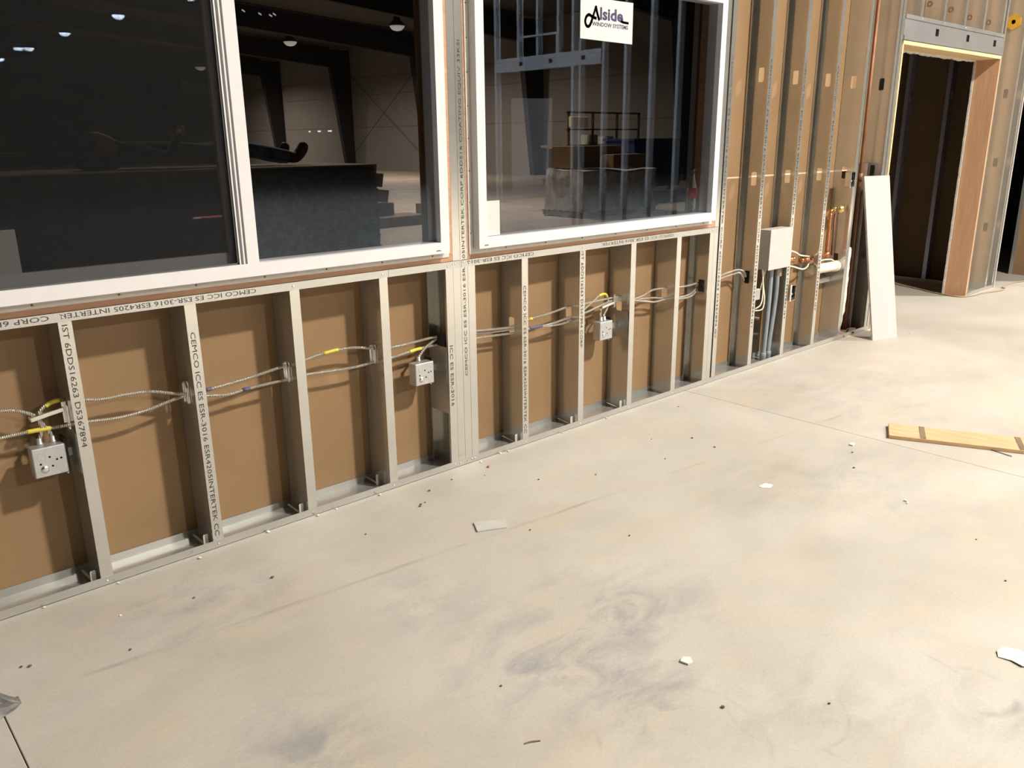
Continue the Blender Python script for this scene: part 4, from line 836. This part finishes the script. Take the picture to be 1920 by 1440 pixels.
# person lying on the stack
def person():
    z = ZT; V = {}; E = []
    J = dict(pelvis=(3.12, 5.0, z + 0.13, 0.135, 0.11), spine=(2.92, 5.0, z + 0.135, 0.14, 0.115), chest=(2.72, 5.0, z + 0.15, 0.16, 0.125), neckb=(2.54, 5.0, z + 0.17, 0.085, 0.075), neck=(2.47, 5.0, z + 0.19, 0.055, 0.055),
             headl=(2.40, 5.0, z + 0.215, 0.075, 0.09), head=(2.30, 5.0, z + 0.235, 0.088, 0.105), crown=(2.23, 5.0, z + 0.245, 0.06, 0.07),
             hipR=(3.20, 4.90, z + 0.12, 0.095, 0.095), kneeR=(3.62, 4.87, z + 0.155, 0.085, 0.082), ankR=(4.04, 4.86, z + 0.085, 0.066, 0.064), heelR=(4.12, 4.86, z + 0.062, 0.062, 0.06), toeR=(4.20, 4.85, z + 0.15, 0.055, 0.06), tipR=(4.225, 4.845, z + 0.225, 0.044, 0.05),
             hipL=(3.20, 5.10, z + 0.12, 0.095, 0.095), kneeL=(3.60, 5.14, z + 0.19, 0.085, 0.082), ankL=(4.00, 5.15, z + 0.085, 0.066, 0.064), heelL=(4.08, 5.15, z + 0.062, 0.062, 0.06), toeL=(4.16, 5.16, z + 0.15, 0.055, 0.06), tipL=(4.185, 5.165, z + 0.22, 0.044, 0.05),
             shR=(2.62, 4.81, z + 0.14, 0.07, 0.07), elR=(2.83, 4.74, z + 0.10, 0.05, 0.05), wrR=(2.97, 4.86, z + 0.275, 0.032, 0.032), plR=(3.01, 4.90, z + 0.31, 0.036, 0.022),
             shL=(2.62, 5.19, z + 0.14, 0.07, 0.07), elL=(2.85, 5.27, z + 0.10, 0.05, 0.05), wrL=(2.96, 5.13, z + 0.27, 0.032, 0.032), plL=(3.0, 5.09, z + 0.30, 0.036, 0.022))
    C = [('pelvis', 'spine'), ('spine', 'chest'), ('chest', 'neckb'), ('neckb', 'neck'), ('neck', 'headl'), ('headl', 'head'), ('head', 'crown')]
    for s in 'RL':
        C += [('pelvis', 'hip' + s), ('hip' + s, 'knee' + s), ('knee' + s, 'ank' + s), ('ank' + s, 'heel' + s), ('heel' + s, 'toe' + s), ('toe' + s, 'tip' + s), ('chest', 'sh' + s), ('sh' + s, 'el' + s), ('el' + s, 'wr' + s), ('wr' + s, 'pl' + s)]
        sg_ = 1 if s == 'R' else -1; b = J['pl' + s]
        for k, (ln, sp) in enumerate(((0.075, -0.03), (0.085, -0.01), (0.08, 0.01), (0.065, 0.028))):
            J['f%d%s' % (k, s)] = (b[0] + 0.045 + sp * 0.4, b[1] + sg_ * (0.012 + sp * 0.3), b[2] + 0.016 - sp * 0.9, 0.0095, 0.0095); J['g%d%s' % (k, s)] = (b[0] + 0.06 + sp * 0.3, b[1] + sg_ * (0.035 + ln * 0.2), b[2] + 0.024 - sp * 1.1, 0.0085, 0.0085)
            C += [('pl' + s, 'f%d%s' % (k, s)), ('f%d%s' % (k, s), 'g%d%s' % (k, s))]
        J['t' + s] = (b[0] + 0.0, b[1] + sg_ * 0.03, b[2] + 0.04, 0.011, 0.011); C.append(('pl' + s, 't' + s))
    names = list(J); idx = {n: i for i, n in enumerate(names)}
    me = bpy.data.meshes.new('person'); me.from_pydata([J[n][:3] for n in names], [(idx[a], idx[b]) for a, b in C], [])
    o = bpy.data.objects.new('person', me); COL.objects.link(o)
    sk = o.modifiers.new('skin', 'SKIN'); sk.use_smooth_shade = True; sb = o.modifiers.new('sub', 'SUBSURF'); sb.levels = 2; sb.render_levels = 2
    for n in names:
        v = me.skin_vertices[0].data[idx[n]]; v.radius = J[n][3:5]; v.use_root = (n == 'pelvis')
    dg = bpy.context.evaluated_depsgraph_get(); me2 = bpy.data.meshes.new_from_object(o.evaluated_get(dg)); o.modifiers.clear(); o.data = me2
    me2.materials.clear()
    for k in ('jacket', 'jeans', 'boot', 'skin'): me2.materials.append(K[k])
    hp = [Vector(J['pl' + s][:3]) for s in 'RL']
    for p in me2.polygons:
        c = p.center; i = 0
        if c.x > 4.03: i = 2
        elif c.x > 3.10: i = 1
        elif c.x < 2.47: i = 3
        if any((c - h).length < 0.055 or (c - (h + Vector((0.05, 0, 0.03)))).length < 0.08 for h in hp) and c.z > z + 0.27: i = 3
        p.material_index = i; p.use_smooth = True
    tag(o, 'person in dark jacket, jeans and brown boots lying on their back on the gypsum stack', 'person')
    ORG[o.name] = Vector((0, 0, 0))
    # short dark hair, nose and phone held over the chest
    m = MB(); m.lathe((2.262, 5.0, z + 0.225), [(0.02, -0.085), (0.075, -0.05), (0.098, 0.0), (0.095, 0.03)], 14, axis='x'); m.build('hair', 'jacket', o, smooth=True)
    m = MB(); m.lathe((2.36, 5.0, z + 0.32), [(0.018, -0.01), (0.008, 0.022)], 8); m.build('nose', 'skin', o, smooth=True)
    return o
person()
tag(MB().obox((2.30, 5.0, ZT + 0.058), (0.13, 0, 0.0), (0, 0.2, 0), (0, 0, 0.056)).build('pillow_bundle', 'jacket', org=(2.3, 5.0, ZT), bevel=0.03), 'dark bundle under the head of the lying person', 'bundle')
tag(MB().obox((3.055, 4.99, ZT + 0.345), (0.012, 0, 0.03), (0, 0.07, 0), (-0.004, 0, 0.0016)).build('phone', 'white_paper', org=(3.05, 5, ZT + 0.3), bevel=0.002), 'pale phone held by the lying person', 'phone')
tag(MB().box(0.2, 1.95, 5.9, 7.0, 0, 1.42).build('board_pile', 'timber', org=(1.1, 6.4, 0)), 'dark low pile at the left edge behind the gypsum stack', 'pile')

# cribbing timbers right of the stack
def timber(c, a, b_, h, mat, lab):
    tag(MB().obox(c, a, b_, h).build('timber', mat, org=(c[0], c[1], 0), bevel=0.01), lab, 'timber', 'timbers right of the gypsum stack')
timber((8.55, 10.0, 0.09), (0.75, 0.05, 0), (-0.02, 0.30, 0), (0, 0, 0.09), 'timber2', 'wide pale timber at the bottom of the pile right of the gypsum stack')
timber((8.20, 10.1, 0.30), (0.55, 0.0, 0), (0, 0.12, 0), (0, 0, 0.11), 'timber', 'dark timber in the middle of the pile right of the gypsum stack')
timber((8.22, 10.1, 0.575), (0.42, 0.0, -0.05), (0, 0.12, 0), (0.02, 0, 0.11), 'timber', 'dark tilted timber in the pile right of the gypsum stack')
timber((8.28, 10.1, 0.835), (0.26, 0, -0.02), (0, 0.12, 0), (0.02, 0, 0.12), 'timber', 'reddish block on top of the timber pile')
timber((9.85, 10.3, 0.18), (0.42, 0.22, 0), (-0.06, 0.1, 0), (0, 0, 0.17), 'timber2', 'brown timber at the right end of the timber pile')
# shrink-wrapped pallet
e = empty('pallet', (13.2, 8.7, 0), label='wooden pallet under the film wrapped load', cat='pallet')
for k in range(3): MB().box(12.0 + k * 1.08, 12.12 + k * 1.08, 8.3, 9.4, 0.02, 0.11).build('stringer', 'timber2', e)
for k in range(6): MB().box(11.95, 14.35, 8.3 + k * 0.19, 8.43 + k * 0.19, 0.11, 0.13).build('deck_board', 'timber2', e)
for k in range(3): MB().box(11.95, 14.35, 8.3 + k * 0.45, 8.42 + k * 0.45, 0.001, 0.02).build('bottom_board', 'timber2', e)
bm = bmesh.new(); bmesh.ops.create_grid(bm, x_segments=28, y_segments=16, size=1)
bm.free()
m = MB(); NX, NZ = 40, 16; loop = []
for j in range(NZ + 1):
    z = 0.131 + 0.75 * j / NZ
    for i in range(NX):
        a = 2 * math.pi * i / NX; ca, sa = math.cos(a), math.sin(a); k_ = 1 / max(abs(ca), abs(sa)) ** 0.9
        x = 13.15 + 1.18 * ca * k_ * 0.98; y = 8.85 + 0.55 * sa * k_ * 0.98; nz = mnoise.noise((x * 3, y * 3, z * 4)) * 0.06
        top = 0.12 * mnoise.noise((x * 2.2, y * 2, 7)) * (j / NZ) ** 4
        m.v.append((x + ca * nz, y + sa * nz, z + top))
for j in range(NZ):
    for i in range(NX):
        a, b_ = j * NX + i, j * NX + (i + 1) % NX; m.f.append((a, b_, b_ + NX, a + NX)); m.mi.append(0)
m.f.append(tuple(NZ * NX + i for i in range(NX))); m.mi.append(0); m.f.append(tuple(reversed(range(NX)))); m.mi.append(0)
tag(m.build('wrapped_load', 'wrap', org=(13.15, 8.85, 0.13)), 'film wrapped grey load standing on the pallet behind the right window', 'load')
def carton(x0, x1, y0, y1, z0, z1, lab):
    e = empty('carton', ((x0 + x1) / 2, (y0 + y1) / 2, z0), label=lab, cat='carton'); MB().box(x0, x1, y0, y1, z0, z1).build('box', 'carton', e, bevel=0.008); MB().box(x0 - 0.002, x1 + 0.002, (y0 + y1) / 2 - 0.03, (y0 + y1) / 2 + 0.03, z1 - 0.005, z1 + 0.004).build('tape_strip', 'paper_pale', e)
carton(12.2, 13.65, 8.75, 9.35, 0.935, 1.36, 'long brown carton at the back on top of the wrapped load'); carton(12.95, 13.95, 8.36, 8.72, 0.935, 1.19, 'lower brown carton at the front on top of the wrapped load')
# shelf trolley and blue bin behind
e = empty('stock_trolley', (17.4, 13.2, 0), label='wheeled stock trolley with rails behind the cartons', cat='trolley')
MB().box(16.4, 19.4, 13.0, 14.0, 1.27, 1.34).build('deck', 'timber2', e)
for x in (16.45, 17.4, 18.4, 19.35): MB().box(x, x + 0.05, 13.0, 13.05, 1.34, 2.2).build('post', 'timber', e); MB().box(x, x + 0.06, 13.0, 13.06, 0.12, 1.27).build('leg', 'ware_dark', e); MB().lathe((x + 0.03, 13.03, 0.11), [(0.108, -0.025), (0.108, 0.025)], 12, axis='y').build('wheel', 'black', e)
MB().box(16.4, 19.4, 13.0, 13.05, 2.15, 2.2).build('rail', 'timber', e); MB().box(16.4, 19.4, 13.0, 13.05, 1.72, 1.76).build('rail', 'timber', e)
MB().box(16.6, 19.2, 13.3, 13.9, 0.45, 1.24).build('drawer_block', 'ware_dark', e)
tag(MB().box(16.44, 17.15, 12.92, 12.99, 1.78, 2.07).build('sign_board', 'paper_pale', org=(16.8, 12.95, 1.78), bevel=0.02), 'blank pale board hung on the rail of the stock trolley', 'board')
for x0, z1, lab in ((17.35, 1.60, 'small pale box left on the trolley deck'), (18.0, 1.56, 'low pale box right on the trolley deck')): tag(MB().box(x0, x0 + 0.34, 13.06, 13.4, 1.341, z1).build('small_box', 'plate', org=(x0, 13.2, 1.341), bevel=0.01), lab, 'box')
e = empty('waste_bin', (17.9, 11.4, 0), label='large dark blue wheeled bin behind the wrapped load', cat='bin')
MB().prism([(16.9, 11.0, 0.28), (18.7, 11.0, 0.28), (18.95, 11.0, 1.47), (16.75, 11.0, 1.47)], (0, 0.95, 0)).build('tub', 'bluebin', e); MB().box(16.7, 19.0, 10.95, 12.0, 1.44, 1.49).build('rim', 'bluebin', e)
for x in (17.05, 18.5): MB().lathe((x, 11.15, 0.13), [(0.125, -0.03), (0.125, 0.03)], 12, axis='y').build('wheel', 'black', e); MB().box(x - 0.03, x + 0.03, 11.1, 11.2, 0.13, 0.28).build('bracket', 'ware_dark', e)
tag(MB().box(15.2, 21.0, 9.6, 9.9, 0.0, 0.28).build('long_beam', 'ware_dark', org=(18, 9.7, 0)), 'long dark beam on the floor right of the wrapped load', 'beam')
# distant cool status lights and glints on the rafter
for k, (y, wd) in enumerate(((43.97, 0.07), (42.82, 0.15), (41.59, 0.19))):
    tag(MB().box(25.96, 25.999, y - wd, y + wd, 2.04, 2.11).build('status_light', 'led', org=(25.98, y, 2.04)), ('leftmost and smallest', 'middle', 'rightmost')[k] + ' of three tiny cool lights far inside the warehouse', 'light', 'tiny lights in the warehouse')
for k, (x, z) in enumerate(((16.40, 6.62), (17.11, 6.56), (17.58, 6.54), (17.76, 6.60))):
    tag(MB().obox((x, 31.345, z), (0.06, 0, -0.03), (0, 0.014, 0), (0, 0, 0.025)).build('roof_light', 'led2', org=(x, 31.34, z)), ('first', 'second', 'third', 'fourth')[k] + ' tiny white light from the left below the warehouse roof', 'light', 'tiny lights under the roof')
